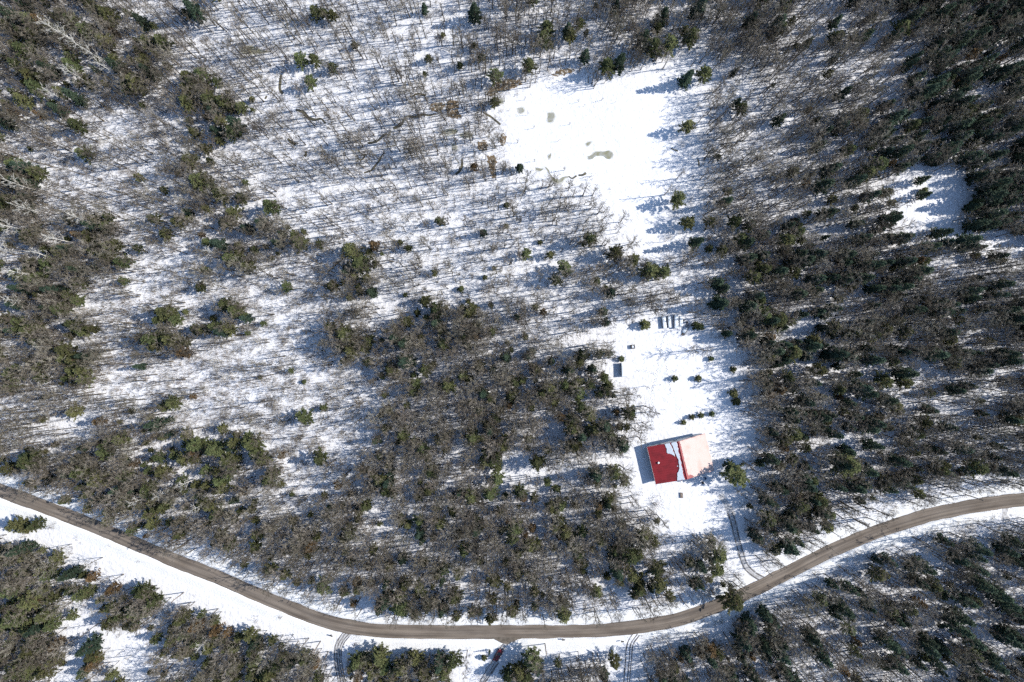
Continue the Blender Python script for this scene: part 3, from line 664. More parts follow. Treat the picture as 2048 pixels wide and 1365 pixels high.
for x_, y_, h_ in [(110, 60, 15), (140, 78, 15), (215, 138, 14), (150, 150, 15), (108, 190, 13), (45, 372, 16), (62, 420, 16), (165, 440, 14), (25, 455, 16), (120, 480, 14), (85, 512, 14),
                   (45, 548, 14), (90, 692, 12), (370, 968, 12), (400, 1012, 12), (330, 988, 13), (640, 352, 10), (430, 722, 8), (452, 752, 8), (380, 310, 11), (365, 400, 11), (425, 505, 12),
                   (410, 1285, 12), (650, 365, 8), (160, 95, 14), (190, 110, 14), (15, 500, 15), (30, 600, 13), (560, 960, 9), (352, 375, 11), (280, 1000, 12), (240, 1330, 11)]:
    put('birch', x_, y_, h_ * 1.2, .85, True, 0, GT, key=.55)
for x_, y_, h_ in [(1388, 703, 13), (1412, 700, 12), (1300, 1020, 9), (1500, 930, 14), (1510, 900, 13), (1520, 985, 13), (1480, 985, 10), (1256, 800, 11), (1245, 960, 9)]:
    put('bare', x_, y_, h_, 1.0, True, 0, GT)
for x_, y_, h_ in [(1376, 838, 3), (1392, 836, 3), (1410, 830, 3.2), (1430, 826, 3), (1360, 848, 2.5), (1330, 820, 2), (1440, 780, 2.5), (1320, 770, 2), (1068, 255, 3), (1056, 228, 3.5), (1157, 203, 3), (1139, 248, 3), (1117, 282, 2.5), (1035, 284, 4), (1130, 338, 5), (1070, 322, 3), (1204, 199, 3), (1050, 198, 3), (1230, 205, 2), (1168, 212, 2)]:
    put('thin', x_, y_, h_ * .95, 1.5, True, 0, GT, key=.4)
AREA = (X1 - X0) * (Y1 - Y0) * (CAM_H / FOC) ** 2 / 100.0
MAXD = [max(t[i] for t in T.values()) for i in range(4)]
def clump(x, y, s, seed): return noise.noise(Vector((x * s, y * s, seed)))
for idx in (0, 1, 2, 3):
    for _ in range(int(AREA * MAXD[idx] * (1.9 if idx < 2 else 1.2))):
        px, py = rnd.uniform(X0, X1), rnd.uniform(Y0, Y1)
        jx, jy = px + rnd.gauss(0, 9), py + rnd.gauss(0, 9)
        t = T[zone(jx, jy)]
        if t[idx] <= 0: continue
        wx, wy = (px - CX) * .183, (CY - py) * .183
        m = 1.0 + (1.1, .95, .8, .9)[idx] * clump(wx, wy, .07 if idx == 0 else .05, idx * 5.5) + .5 * clump(wx, wy, .18, idx * 3.3 + 1)
        if rnd.random() * MAXD[idx] * 1.25 > t[idx] * max(0.0, m): continue
        if idx == 0:
            u = rnd.random()
            if u < t[4]: put('spruce', px, py, rnd.uniform(7, 15), rnd.uniform(.85, 1.1), mind=2.3, grid=GC)
            elif u > .955: put('dead', px, py, rnd.uniform(6, 10), 1.0, mind=2.3, grid=GC)
            else: put('pine', px, py, rnd.choice((rnd.uniform(3.5, 7), rnd.uniform(6, 11))), rnd.uniform(.8, 1.15), mind=2.0, grid=GC)
        elif idx == 1: put('bare', px, py, rnd.uniform(9, 16), rnd.uniform(.8, 1.15), mind=1.05, grid=GT)
        elif idx == 2: put('thin', px, py, rnd.uniform(6, 14), rnd.uniform(.8, 1.1), mind=.7, grid=GT)
        else: put('bush', px, py, rnd.choice((rnd.uniform(.7, 1.6), rnd.uniform(1.2, 3.2))), rnd.uniform(.8, 1.3), roadgap=3.8, key=.4)

# ------------------------------------------------------------------ 300 largest of a kind as trees of their own, the rest as one wood
ANCHOR = [("in the dark wood of the upper left corner", 90, 90), ("at the edge of the upper left wood", 270, 110), ("on the snowy upper left slope", 170, 270), ("beside the pale ice sheet", 480, 80),
 ("in the upright tree band", 400, 230), ("low in the upright tree band", 410, 400), ("along the black creek openings", 580, 210), ("near the top edge above the creeks", 720, 60),
 ("among the creek reaches", 780, 260), ("below the creeks in the open snowy wood", 740, 390), ("above the clearing's left corner", 940, 110), ("around the brown patches by the clearing", 950, 290),
 ("just below the clearing's ice channel", 1040, 430), ("along the tree edge above the clearing", 1200, 100), ("at the clearing's upper right corner", 1380, 90), ("along the clearing's right edge", 1400, 300),
 ("at the clearing's pointed lower end", 1300, 500), ("in the brown wood at the top", 1580, 60), ("in the streaky wood right of the clearing", 1580, 240), ("in the black-green upper right wood", 1930, 110),
 ("above the small snow glade on the right", 1830, 290), ("around the small snow glade on the right", 1900, 430), ("in the dark wood above the middle right", 1650, 470), ("on the left edge beside the pale birches", 80, 430),
 ("in the dark wood on the left edge", 90, 620), ("among the island clumps on the left", 370, 650), ("in the pale brush left of the middle wood", 580, 760), ("in the upper left-middle evergreen cluster", 700, 520),
 ("in the lower left-middle evergreen cluster", 700, 690), ("in the striped wood at the picture's middle", 960, 540), ("at the upper edge of the grey middle wood", 900, 680), ("in the heart of the grey middle wood", 950, 800),
 ("in the grey wood beside the yard", 1160, 760), ("above the board stacks in the yard", 1240, 570), ("around the yard's garden", 1410, 770), ("beside the red roofed house", 1440, 930),
 ("in the wood right of the yard", 1600, 700), ("in the wood on the right edge", 1900, 640), ("in the lighter wood on the right edge", 1920, 830), ("in the wood right of the house", 1650, 900),
 ("above the road's right hand rise", 1800, 960), ("beside the house driveway", 1430, 1110), ("above the road's lowest right stretch", 1280, 1150), ("around the middle wood's snow gap", 1060, 950),
 ("in the grey wood below the snow gap", 980, 1080), ("in the left part of the grey middle wood", 760, 980), ("on the bank above the road's lowest stretch", 850, 1200), ("above the road's long left slope", 560, 1090),
 ("in the evergreen wood above the left road", 400, 930), ("at the upper end of the left road", 120, 930), ("on the white verge below the left road", 90, 1060), ("in the corner wood at the lower left", 60, 1230),
 ("in the island below the left road", 260, 1210), ("in the lower clump below the left road", 420, 1290), ("between the two left driveways", 800, 1330), ("beside the red car", 1020, 1330),
 ("by the straight wheel tracks", 1200, 1330), ("below the road's right bend", 1430, 1290), ("in the wood of the lower right corner", 1800, 1250), ("at the right edge below the road", 1960, 1120), ("below the road near the middle right", 1600, 1220)]
def anchor(px, py): return min(ANCHOR, key=lambda a: (a[1] - px) ** 2 + ((a[2] - py) * 1.1) ** 2)[0]
LOOK = {'pine': ("pine_tree", "olive green pine", "pine tree"), 'spruce': ("spruce_tree", "dark green spruce", "spruce tree"), 'dead': ("dead_pine_tree", "rusty brown dead pine", "dead pine"),
        'bare': ("bare_tree", "leafless grey tree", "bare tree"), 'thin': ("slender_bare_tree", "slender leafless tree", "slender tree"), 'birch': ("birch_tree", "pale barked leafless birch", "birch tree"),
        'bush': ("twiggy_bush", "twiggy leafless bush", "bush"), 'young': ("young_pine_tree", "small round young pine", "young pine")}
ORD = ["", "second", "third", "fourth", "fifth", "sixth", "seventh", "eighth", "ninth", "tenth", "eleventh", "twelfth", "thirteenth", "fourteenth", "fifteenth", "sixteenth", "seventeenth", "eighteenth", "nineteenth", "twentieth", "twenty-first", "twenty-second", "twenty-third", "twenty-fourth", "twenty-fifth", "twenty-sixth", "twenty-seventh", "twenty-eighth"]
LIMIT = {'pine': 290, 'spruce': 200, 'dead': 60, 'bare': 290, 'thin': 280, 'birch': 60, 'bush': 150, 'young': 80}
rest = {}
for kind in P:
    L = [t for t in TREES if t['kind'] == kind]
    vis = [t for t in L if 12 < t['px'] < 2036 and 12 < t['py'] < 1353]
    vis.sort(key=lambda t: (not t['hand'], -t['sc']))
    pick = vis[:LIMIT[kind]]; ids = {id(t) for t in pick}
    rest[kind] = [t for t in L if id(t) not in ids]
    byA = {}
    for t in pick: byA.setdefault(anchor(t['px'], t['py']), []).append(t)
    nm, look, cat = LOOK[kind]
    for a, g in byA.items():
        g.sort(key=lambda t: t['px'])
        for i, t in enumerate(g):
            if len(g) == 1: lab = look + " standing " + a
            elif i == 0: lab = "leftmost " + look + " " + a
            elif i == len(g) - 1: lab = "rightmost " + look + " " + a
            else: lab = (ORD[i] if i < len(ORD) else "far") + " " + look + " from left, " + a
            pr = P[kind][t['var']]; z0 = ground_z(t['x'], t['y'])
            if pr.tr:
                root = empty(nm, (t['x'], t['y'], z0), t['rot'], lab, cat, look + "s " + a)
                root.scale = (t['sx'], t['sx'], t['sc'])
                for pn, me in (("trunk", pr.tr), ("crown", pr.cr)):
                    o = bpy.data.objects.new(pn, me); COL.objects.link(o); o.parent = root
            else:
                o = bpy.data.objects.new(nm, pr.cr); COL.objects.link(o); o.location = (t['x'], t['y'], z0); o.rotation_euler = (0, 0, t['rot'])
                o.scale = (t['sx'], t['sx'], t['sc']); tag(o, lab, cat, look + "es " + a)

def wood(name, kinds, label):
    """one object of kind stuff: every remaining stem, set out by geometry nodes"""
    coll = bpy.data.collections.new(name + "_kinds"); base = {}; n = 0
    for k in kinds:
        for i, pr in enumerate(P[k]):
            o = bpy.data.objects.new("%02d_%s" % (n, k), pr.joined); coll.objects.link(o); base[(k, i)] = n; n += 1
    pts = [t for k in kinds for t in rest[k]]
    me = bpy.data.meshes.new(name); me.from_pydata([(t['x'], t['y'], ground_z(t['x'], t['y'])) for t in pts], [], [])
    for an, ty, vals in (("pick", 'INT', [base[(t['kind'], t['var'])] for t in pts]), ("turn", 'FLOAT_VECTOR', [c for t in pts for c in (0.0, 0.0, t['rot'])]),
                         ("size", 'FLOAT_VECTOR', [c for t in pts for c in (t['sx'], t['sx'], t['sc'])])):
        at = me.attributes.new(an, ty, 'POINT'); at.data.foreach_set("vector" if ty == 'FLOAT_VECTOR' else "value", vals)
    ob = bpy.data.objects.new(name, me); COL.objects.link(ob)
    ng = bpy.data.node_groups.new(name, 'GeometryNodeTree')
    ng.interface.new_socket("Geometry", in_out='INPUT', socket_type='NodeSocketGeometry'); ng.interface.new_socket("Geometry", in_out='OUTPUT', socket_type='NodeSocketGeometry')
    N = ng.nodes; gi = N.new("NodeGroupInput"); go = N.new("NodeGroupOutput"); iop = N.new("GeometryNodeInstanceOnPoints")
    ci = N.new("GeometryNodeCollectionInfo"); ci.inputs["Collection"].default_value = coll; ci.inputs["Separate Children"].default_value = True; ci.inputs["Reset Children"].default_value = True
    ng.links.new(gi.outputs[0], iop.inputs["Points"]); ng.links.new(ci.outputs[0], iop.inputs["Instance"]); iop.inputs["Pick Instance"].default_value = True
    for an, ty, sock in (("pick", 'INT', "Instance Index"), ("turn", 'FLOAT_VECTOR', "Rotation"), ("size", 'FLOAT_VECTOR', "Scale")):
        na = N.new("GeometryNodeInputNamedAttribute"); na.data_type = ty; na.inputs[0].default_value = an
        out = [s for s in na.outputs if s.enabled][0]; ng.links.new(out, iop.inputs[sock])
    ng.links.new(iop.outputs[0], go.inputs[0])
    md = ob.modifiers.new("wood", 'NODES'); md.node_group = ng
    tag(ob, label, kind="stuff"); print("WOOD", name, len(pts))
wood("evergreen_forest", ['pine', 'spruce', 'dead', 'young'], "remaining evergreens massed through the woods")
wood("leafless_forest", ['bare', 'thin', 'birch'], "remaining leafless trees massed through the woods")
wood("underbrush", ['bush'], "low twiggy underbrush poking through the snow")

# ------------------------------------------------------------------ the house
HR = math.radians(13.3)
house = empty("house", (HOUSE_C.x, HOUSE_C.y, 0.0), HR, "large house with a half bare red metal roof in the snowy yard", "house")
WX, LY, EV, RG_ = 10.8, 6.95, 3.3, 6.6           # half width to the eave, half length, eave and ridge heights
wx, ly = WX - .45, LY - .4
def wall_gable(y, s):
    mb = MB(); t = .2
    prof = [(-wx, 0), (wx, 0), (wx, EV - .05), (0, RG_ - .22), (-wx, EV - .05)]
    vs = [(x, y, z - .4 if z == 0 else z) for x, z in prof] + [(x, y - s * t, z - .4 if z == 0 else z) for x, z in prof]
    n = 5; mb.add(vs, [tuple(range(n)), tuple(range(2 * n - 1, n - 1, -1))] + [(i, (i + 1) % n, n + (i + 1) % n, n + i) for i in range(n)])
    return mb.build("wall", M['siding'], house)
gN, gS = wall_gable(ly, 1), wall_gable(-ly, -1)
wW = MB().box(-wx + .1, 0, EV / 2 - .22, .2, 2 * ly - .42, EV + .3).build("wall", M['siding'], house)
wE = MB().box(wx - .1, 0, EV / 2 - .22, .2, 2 * ly - .42, EV + .3).build("wall", M['siding'], house)
def opening(wall, name, x, y, z, w, h, along_x):
    o = MB().box(x, y, z, w if along_x else .12, .12 if along_x else w, h).build(name, M['trim'], house)
    MB().box(x, y, z, (w - .2) if along_x else .16, .16 if along_x else (w - .2), h - .2).build("pane" if name == "window" else "panel", M['glass'] if name == "window" else M['wood'], o)
    return o
for yy in (-4.2, -1.2, 3.6): opening(wW, "window", -wx - .03, yy, 1.7, 1.3, 1.2, False)
opening(wW, "door", -wx - .03, 1.3, 1.05, 1.0, 2.1, False)
for xx in (-6, 0, 6): opening(gN, "window", xx, ly + .03, 1.8, 1.5, 1.2, True)
for xx in (-6.5, 5.5): opening(gS, "window", xx, -ly - .03, 1.8, 1.5, 1.2, True)
opening(gS, "door", 0, -ly - .03, 1.05, 1.1, 2.1, True)
for yy in (-3.5, 2.5): opening(wE, "window", wx + .03, yy, 1.7, 1.3, 1.2, False)
rise = RG_ - EV; sl = math.hypot(WX, rise); nx_, nz_ = rise / sl, WX / sl
def slope_pt(side, s, y, off):
    """side -1 west slope, s 0 at eave .. 1 at ridge, off out from the roof plane"""
    return (side * (WX * (1 - s) + nx_ * off), y, EV + rise * s + nz_ * off)
for side in (-1, 1):
    rf = MB(); NS = 16
    rf.add([slope_pt(side, s, y, o) for o in (-.12, 0) for (s, y) in ((0, -LY), (1, -LY), (1, LY), (0, LY))], [(0, 1, 2, 3), (7, 6, 5, 4), (0, 4, 5, 1), (1, 5, 6, 2), (2, 6, 7, 3), (3, 7, 4, 0)])
    roof = rf.build("roof", M['red_metal'], house)
    if side < 0: roof["label"] = "bare red western roof slope with snow left near the ridge"
    else: roof["label"] = "eastern roof slope under a pinkish snow sheet"
    sm = MB()
    for k in range(NS + 1):
        y = -LY + .05 + (2 * LY - .1) * k / NS
        sm.add([slope_pt(side, s, y + d, o) for o in (.0, .05) for (s, d) in ((.002, -.025), (.995, -.025), (.995, .025), (.002, .025))], [(7, 6, 5, 4), (0, 4, 5, 1), (1, 5, 6, 2), (2, 6, 7, 3), (3, 7, 4, 0)])
    sm.build("roof_seam", M['red_metal'], roof)["kind"] = "stuff"
    fa = MB().box(side * (WX + .03), 0, EV - .12, .05, 2 * LY, .22).build("fascia", M['trim'], house)
    if side < 0: westroof = roof
    else: eastroof = roof
MB().tube([(0, -LY - .02, RG_ + .03), (0, LY + .02, RG_ + .03)], [.13, .13], 8).build("ridge_cap", M['red_metal'], house)
def snow_patch(side, poly, th, label=None, seed=0):
    """poly in (s, t): s eave to ridge, t 0 at the north gable .. 1 at the south gable"""
    fine = []
    r = random.Random(seed)
    for i in range(len(poly)):
        a, b = poly[i], poly[(i + 1) % len(poly)]; n = max(1, int(math.hypot((b[0] - a[0]) * 11, (b[1] - a[1]) * 14) / .35))
        for k in range(n):
            u = k / n; j = .012 if n > 2 else 0
            fine.append((a[0] + (b[0] - a[0]) * u + r.uniform(-j, j), min(1.0, max(0.0, a[1] + (b[1] - a[1]) * u + r.uniform(-j, j)))))
    mb = MB(); n = len(fine); cs = sum(p[0] for p in fine) / n; ct = sum(p[1] for p in fine) / n
    ring = lambda o, k: [slope_pt(side, cs + (s - cs) * k, LY - 2 * LY * (ct + (t - ct) * k), o) for s, t in fine]
    mb.v = ring(.01, 1.0) + ring(th * .7, .995) + ring(th, .97)
    for q in (0, 1):
        for i in range(n): mb.f.append((q * n + i, q * n + (i + 1) % n, (q + 1) * n + (i + 1) % n, (q + 1) * n + i))
    mb.f.append(tuple(range(2 * n, 3 * n)))
    return mb.build("roof_snow", M['clean_snow'] if side < 0 else M['roof_snow'], westroof if side < 0 else eastroof)
snow_patch(-1, [(.56, .0), (.59, .13), (.57, .25), (.71, .30), (.80, .37), (.78, .25), (.76, .12), (.73, .0)], .12, seed=1)
snow_patch(-1, [(.77, 0), (.80, .12), (.82, .25), (.87, .45), (.84, .69), (.72, .85), (.69, 1), (.92, 1), (.93, .5), (.95, 0)], .14, seed=2)
snow_patch(1, [(.96, 0), (.0, 0), (.0, 1), (.72, 1), (.80, .94), (.88, .90), (.93, .94), (.95, .8)], .12, seed=3)
for (s, t) in ((.86, .37), (.86, .52), (.80, .62)): snow_patch(-1, [(s - .012, t), (s, t - .02), (s + .012, t), (s, t + .025)], .05, seed=5)
vb = MB(); vx, vy, vz = slope_pt(-1, .24, .6, .0)
vb.tube([(vx, vy, vz - .1), (vx, vy, vz + .22)], [.14, .14], 10); vb.tube([(vx, vy, vz + .22), (vx, vy, vz + .36)], [.42, .30], 12)
vb.build("roof_vent", M['trim'], house, smooth=False)
def hw(x, y, z=0.0):
    c, s = math.cos(HR), math.sin(HR); return Vector((HOUSE_C.x + x * c - y * s, HOUSE_C.y + x * s + y * c, z))

def snow_lump(mb, cx, cy, z, rx, ry, h, rz=0.0, n=14, rings=5, seed=0):
    r = random.Random(seed); o = len(mb.v); c, s = math.cos(rz), math.sin(rz)
    for j in range(rings):
        a = j / (rings - 1) * math.pi / 2
        for k in range(n):
            t = 2 * math.pi * k / n; w = 1 + .18 * noise.noise(Vector((math.cos(t) * 1.7, math.sin(t) * 1.7 + j * .4, seed)))
            x, y = rx * math.cos(t) * math.cos(a) * w, ry * math.sin(t) * math.cos(a) * w
            mb.v.append((cx + x * c - y * s, cy + x * s + y * c, z + h * math.sin(a) * (1 + .15 * noise.noise(Vector((x, y, seed + 3))))))
    for j in range(rings - 1):
        for k in range(n):
            k2 = (k + 1) % n; mb.f.append((o + j * n + k, o + j * n + k2, o + (j + 1) * n + k2, o + (j + 1) * n + k))
    mb.f.append(tuple(o + (rings - 1) * n + k for k in range(n)))
    return mb
def on_ground(px, py): p = w2(px, py); return Vector((p.x, p.y, ground_z(p.x, p.y)))

# ------------------------------------------------------------------ yard: board stacks, shelter, bins
for i, (px, py, w, ln, hh, rz, lab) in enumerate([
        (1327, 645, 1.25, 4.3, 1.15, .12, "snow capped board stack, leftmost of the row in the yard"),
        (1337.5, 644, 1.0, 4.3, 1.2, .06, "narrow snow capped board stack, second from left in the yard row"),
        (1351, 643.5, 1.45, 4.9, 1.35, .0, "wide snow capped board stack, third from left in the yard row"),
        (1361, 643, 1.2, 3.6, .95, -.03, "low snow capped board stack, rightmost of the yard row")]):
    g = on_ground(px, py); st = empty("board_stack", g, rz, lab, "board stack", "board stacks in the yard")
    for k in (-.38, 0, .38): MB().box(0, k * ln, .06, w, .12, .14).build("bearer", M['wood'], st)
    nb = max(3, int(w / .24)); rows = int((hh - .15) / .16)
    pm = MB().box(0, 0, 0, w / nb - .015, ln, .135).mesh("plank", M['wood'])
    for r_ in range(rows):
        for c_ in range(nb):
            o = bpy.data.objects.new("plank", pm); COL.objects.link(o); o.parent = st
            o.location = ((c_ + .5) * w / nb - w / 2 + rnd.uniform(-.01, .01), rnd.uniform(-.12, .12), .13 + .0675 + r_ * .15)
    top = .13 + rows * .15
    mb = MB(); N_ = 9
    prof = [(-w / 2 - .05, 0), (-w / 2 - .06, .14), (-w * .33, .26), (0, .30), (w * .33, .26), (w / 2 + .06, .14), (w / 2 + .05, 0)]
    for q in range(N_):
        y = -ln / 2 - .05 + (ln + .1) * q / (N_ - 1); e = .75 if q in (0, N_ - 1) else 1.0
        for x, z in prof: mb.v.append((x, y, top + z * e * (1 + .25 * noise.noise(Vector((x, y * .8, i * 3.1))))))
    for q in range(N_ - 1):
        for c_ in range(6): a = q * 7 + c_; mb.f.append((a, a + 1, a + 8, a + 7))
    mb.f.append(tuple(range(7))[::-1]); mb.f.append(tuple((N_ - 1) * 7 + c_ for c_ in range(7)))
    mb.build("snow_cap", M['clean_snow'], st, smooth=True)
# open fronted shelter with a snow loaded single pitch roof
g = on_ground(1252.5, 739); sh = empty("shelter", g, math.radians(2), "little open shelter with a snow loaded slanting roof in the yard", "shelter")
for x, hh in ((-1.7, 2.15), (1.7, 1.35)):
    for y in (-2.3, 0, 2.3): MB().box(x, y, hh / 2 - .15, .14, .14, hh + .3).build("post", M['wood'], sh)
MB().box(-1.6, 0, 1.08, .08, 4.7, 2.0).build("wall", M['wood'], sh)
def pitch(x, off): return 2.18 - (x + 1.9) * .235 + off
for k in range(8):
    x0 = -1.95 + k * .487
    MB().add([(x, y, pitch(x, o)) for o in (0, .04) for x, y in ((x0, -2.5), (x0 + .475, -2.5), (x0 + .475, 2.5), (x0, 2.5))], [(3, 2, 1, 0), (4, 5, 6, 7), (0, 1, 5, 4), (1, 2, 6, 5), (2, 3, 7, 6), (3, 0, 4, 7)]).build("roof_board", M['wood'], sh)
mb = MB(); NX, NY = 7, 9
for j in range(NY):
    for i in range(NX):
        x = -1.98 + 3.96 * i / (NX - 1); y = -2.52 + 5.04 * j / (NY - 1); e = 0 if i in (0, NX - 1) or j in (0, NY - 1) else 1
        mb.v.append((x, y, pitch(x, .05 + e * (.32 + .08 * noise.noise(Vector((x, y, 2)))))))
for j in range(NY - 1):
    for i in range(NX - 1): a = j * NX + i; mb.f.append((a, a + 1, a + NX + 1, a + NX))
mb.build("roof_snow", M['clean_snow'], sh, smooth=True)
g = on_ground(1265.5, 694); cb = empty("compost_box", g, .1, "small slatted wooden box half full of snow in the yard", "wooden box")
for k in range(4):
    for s in (-1, 1):
        MB().box(s * .7, 0, .2 + k * .26, .05, 1.4, .2).build("slat", M['wood'], cb); MB().box(0, s * .72, .2 + k * .26, 1.34, .05, .2).build("slat", M['wood'], cb)
for sx_ in (-1, 1):
    for sy_ in (-1, 1): MB().box(sx_ * .62, sy_ * .64, .5, .1, .1, 1.2).build("post", M['wood'], cb)
snow_lump(MB(), 0, 0, .45, .62, .62, .3, seed=4).build("snow_fill", M['clean_snow'], cb, smooth=True)
# long poles leaning on trestle and two drums at the end of the stacks
g = on_ground(1371, 660); pp = empty("pole_pile", g, math.radians(62), "heap of long thin poles lying beside the board stacks", "pole pile")
for k in range(9):
    a = rnd.uniform(-.12, .12); z = .12 + .13 * (k // 3); y = (k % 3 - 1) * .55 + rnd.uniform(-.1, .1)
    MB().tube([(-2.4 + rnd.uniform(-.3, .3), y - a * 2.4, z), (2.4 + rnd.uniform(-.3, .3), y + a * 2.4, z + rnd.uniform(0, .5))], [.07, .045], 6).build("pole", M['wood'], pp)
snow_lump(MB(), -.3, .2, .25, 1.3, .8, .4, seed=9).build("snow_cap", M['clean_snow'], pp, smooth=True)
for px, py, m_, lab in ((1366.5, 641, 'barrel_red', "rusty drum nearest the board stacks"), (1373.5, 645, 'dark_metal', "black drum right of the rusty drum in the yard")):
    g = on_ground(px, py); dr = empty("drum", g, 0, lab, "drum", "drums by the board stacks")
    MB().tube([(0, 0, 0), (0, 0, .28), (0, 0, .31), (0, 0, .58), (0, 0, .61), (0, 0, .9)], [.3, .3, .32, .32, .3, .3], 14).build("shell", M[m_], dr)
    MB().tube([(0, 0, .9), (0, 0, .93)], [.31, .31], 14).build("rim", M['dark_metal'], dr)
for px, py, m_, lab in ((1410, 957, 'blue_plastic', "blue wheeled bin by the house's lower right corner"), (1405, 966, 'dark_metal', "black wheeled bin just below the blue bin")):
    g = on_ground(px, py); bn = empty("wheeled_bin", g, HR, lab, "bin", "bins by the house")
    MB().box(0, 0, .56, .52, .6, .95, taper=1.15).build("body", M[m_], bn); MB().box(0, .02, 1.08, .66, .76, .08, taper=.85).build("lid", M[m_], bn, bevel=.02)
    for s in (-1, 1): MB().tube([(s * .27 - .03, .3, .12), (s * .27 + .03, .3, .12)], [.12, .12], 12).build("wheel", M['rubber'], bn)
    MB().tube([(-.25, .42, 1.0), (.25, .42, 1.0)], [.02, .02], 6).build("handle", M['dark_metal'], bn)
g = on_ground(1362.5, 990.5); be = empty("garden_bench", g, math.radians(2), "narrow grey wooden bench in the snow below the house", "bench")
for k in range(4): MB().box(-.36 + k * .24, 0, .46, .21, 2.0, .05).build("slat", M['wood'], be)
for s in (-1, 1):
    MB().box(0, s * .7, .39, .86, .08, .08).build("brace", M['wood'], be)
    for q in (-1, 1): MB().box(q * .36, s * .7, .15, .08, .08, .44).build("leg", M['wood'], be)

# ------------------------------------------------------------------ utility poles along the road
POLES = [((368, 1185), (-.79, .61), "utility pole on the white verge below the left road"), ((641.5, 1282.5), (-.55, .8), "utility pole beside the driveway below the road bend"),
         ((1090, 1287), (.1, 1), "utility pole right of the red car's driveway"), ((1333, 1285.5), (.45, .9), "utility pole below the road's right hand bend"),
         ((1713, 1042), (.88, .46), "utility pole above the rising right road"), ((1933, 990), (.95, .3), "utility pole above the road near the right edge")]
for (px, py), d, lab in POLES:
    g = on_ground(px, py); tp = min(range(len(ROAD)), key=lambda i: (ROAD[i] - g.xy).length); dv = ROAD[min(tp + 2, len(ROAD) - 1)] - ROAD[max(tp - 2, 0)]
    up = empty("utility_pole", g, math.atan2(dv.y, dv.x), lab, "utility pole", "utility poles along the road")
    MB().tube([(0, 0, -.6), (0, 0, 4.5), (0, 0, 9.2)], [.19, .165, .13], 10).build("pole", M['pole'], up, smooth=True)
    arm = MB().box(.16, 0, 8.6, .1, 2.3, .13).build("crossarm", M['pole'], up)
    for y in (-1.0, -.45, .45, 1.0): MB().tube([(.16, y, 8.66), (.16, y, 8.78), (.16, y, 8.86)], [.035, .06, .03], 8).build("insulator", M['ceramic'], arm)
    for s in (-1, 1): MB().tube([(.14, s * .75, 8.58), (.1, 0, 7.9)], [.025, .025], 5).build("brace", M['steel'], up)
# mailboxes at the driveway mouths
for px, py, rz, lab in ((664, 1269.5, -.3, "dark mailbox on a post left of the driveway below the bend"), (1243.5, 1281, .1, "dark mailbox on a post by the straight wheel tracks"),
                        (1126, 1277.5, 0.0, "mailbox standing alone on the lower road edge")):
    g = on_ground(px, py); mbx = empty("mailbox", g, rz, lab, "mailbox", "mailboxes along the road")
    MB().box(0, 0, .5, .11, .11, 1.3).build("post", M['wood'], mbx)
    pr_ = [(-.2, 0), (.2, 0), (.2, .22), (.14, .34), (0, .4), (-.14, .34), (-.2, .22)]
    b_ = MB(); b_.add([(-.55, y, 1.16 + z) for y, z in pr_] + [(.55, y, 1.16 + z) for y, z in pr_], [tuple(range(6, -1, -1)), tuple(range(7, 14))] + [(i, (i + 1) % 7, 7 + (i + 1) % 7, 7 + i) for i in range(7)])
    bo = b_.build("box", M['dark_metal'], mbx); MB().box(.565, 0, 1.33, .02, .34, .3).build("door", M['steel'], mbx); MB().box(.2, .225, 1.5, .2, .02, .12).build("flag", M['car_red'], mbx)
    MB().box(0, 0, 1.135, .9, .3, .03).build("shelf", M['wood'], mbx)
for px, py, rx, ry, h, rz, lab in ((1227, 1302, 1.0, 2.2, 1.3, -.12, "tall rounded snow heap left of the straight wheel tracks"), (1031, 1289, 1.5, 1.2, .9, .4, "ploughed snow heap at the red car's driveway mouth"),
                                   (1037, 1284, .8, .6, .6, 0, "smaller snow heap against the road by the driveway mouth"), (1253, 717, 1.3, .8, .5, .2, "low snow heap above the little shelter")):
    g = on_ground(px, py); mb = snow_lump(MB(), 0, 0, -.15, rx, ry, h, seed=px, n=18, rings=7)
    o = mb.build("snow_heap", M['snow_bank'], smooth=True); o.location = g; o.rotation_euler = (0, 0, rz); tag(o, lab, "snow heap", "snow heaps")

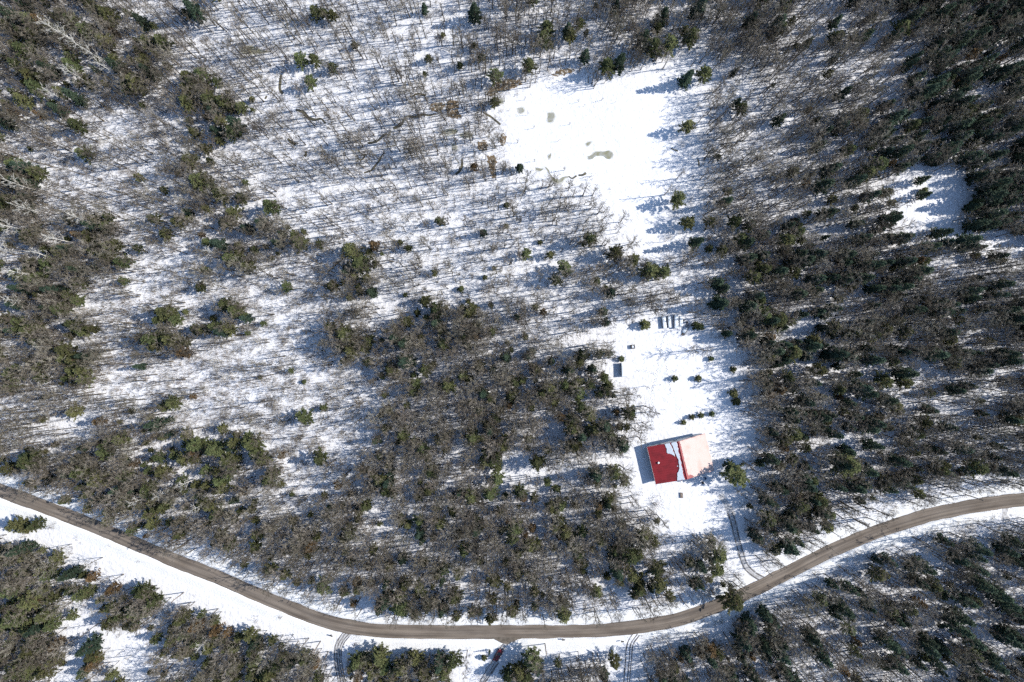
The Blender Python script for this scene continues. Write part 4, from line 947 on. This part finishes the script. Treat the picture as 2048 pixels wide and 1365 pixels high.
# ------------------------------------------------------------------ red car on the driveway
g = on_ground(996.5, 1308.5); car = empty("parked_car", (g.x, g.y, g.z + .05), math.radians(60), "red car parked on the driveway below the road", "car")
CL, CW = 4.7, 1.84
sect = [(-2.35, .45, .80, .78), (-2.28, .35, .98, .86), (-1.6, .30, 1.02, .91), (-.9, .30, 1.00, .92), (.5, .30, .98, .92), (1.0, .30, .97, .92), (1.75, .30, .88, .90), (2.2, .33, .76, .84), (2.35, .42, .62, .72)]
cb_ = MB()
for x, z0, z1, hw_ in sect:
    for y, z in ((-hw_ * .92, z0), (-hw_, z0 + .18), (-hw_, z1 - .12), (-hw_ * .88, z1), (hw_ * .88, z1), (hw_, z1 - .12), (hw_, z0 + .18), (hw_ * .92, z0)): cb_.v.append((x, y, z))
for i in range(len(sect) - 1):
    for k in range(8): k2 = (k + 1) % 8; cb_.f.append((i * 8 + k, i * 8 + k2, i * 8 + 8 + k2, i * 8 + 8 + k))
cb_.f.append(tuple(range(8))[::-1]); cb_.f.append(tuple((len(sect) - 1) * 8 + k for k in range(8)))
body = cb_.build("body", M['car_red'], car, bevel=.03)
ca = MB()
lo = [(-2.05, .80), (1.05, .80)]; hi_ = [(-1.55, .64), (.25, .64)]
ca.add([(-2.1, -.80, 1.0), (1.1, -.80, .96), (1.1, .80, .96), (-2.1, .80, 1.0), (-1.6, -.63, 1.44), (.2, -.63, 1.46), (.2, .63, 1.46), (-1.6, .63, 1.44)], [(4, 5, 6, 7), (0, 1, 5, 4), (1, 2, 6, 5), (2, 3, 7, 6), (3, 0, 4, 7), (3, 2, 1, 0)])
ca.build("greenhouse", M['glass'], car)
rf_ = MB().box(-.7, 0, 1.475, 1.85, 1.24, .05, taper=.95).build("roof_panel", M['car_red'], car, bevel=.015)
for s in (-1, 1):
    for x0, x1, z in ((.2, 1.08, 0), (-1.6, -2.08, 0)): MB().tube([(x0, s * .62, 1.455), (x1, s * .80, .985)], [.045, .05], 5).build("pillar", M['car_red'], car)
    MB().tube([(-.55, s * .635, 1.45), (-.5, s * .81, 1.0)], [.04, .045], 5).build("pillar", M['car_red'], car)
    MB().box(.85, s * 1.0, 1.02, .14, .2, .14).build("mirror", M['car_red'], car, bevel=.02)
    MB().box(2.25, s * .58, .68, .16, .34, .14, rz=-s * .25).build("headlight", M['lamp'], car); MB().box(-2.34, s * .62, .80, .08, .28, .2).build("tail_light", M['tail'], car)
    for x in (-1.4, 1.42):
        wh = MB().tube([(x, s * .72, .33), (x, s * .93, .33)], [.31, .31], 18).build("wheel", M['rubber'], car); MB().tube([(x, s * .925, .33), (x, s * .945, .33)], [.2, .19], 12).build("rim", M['steel'], wh)
    MB().box(-.05, s * .925, .78, .16, .02, .03).build("door_handle", M['steel'], car)
MB().box(2.36, 0, .5, .05, 1.0, .16).build("grille", M['dark_metal'], car); MB().box(-2.38, 0, .55, .03, .5, .12).build("number_plate", M['trim'], car)
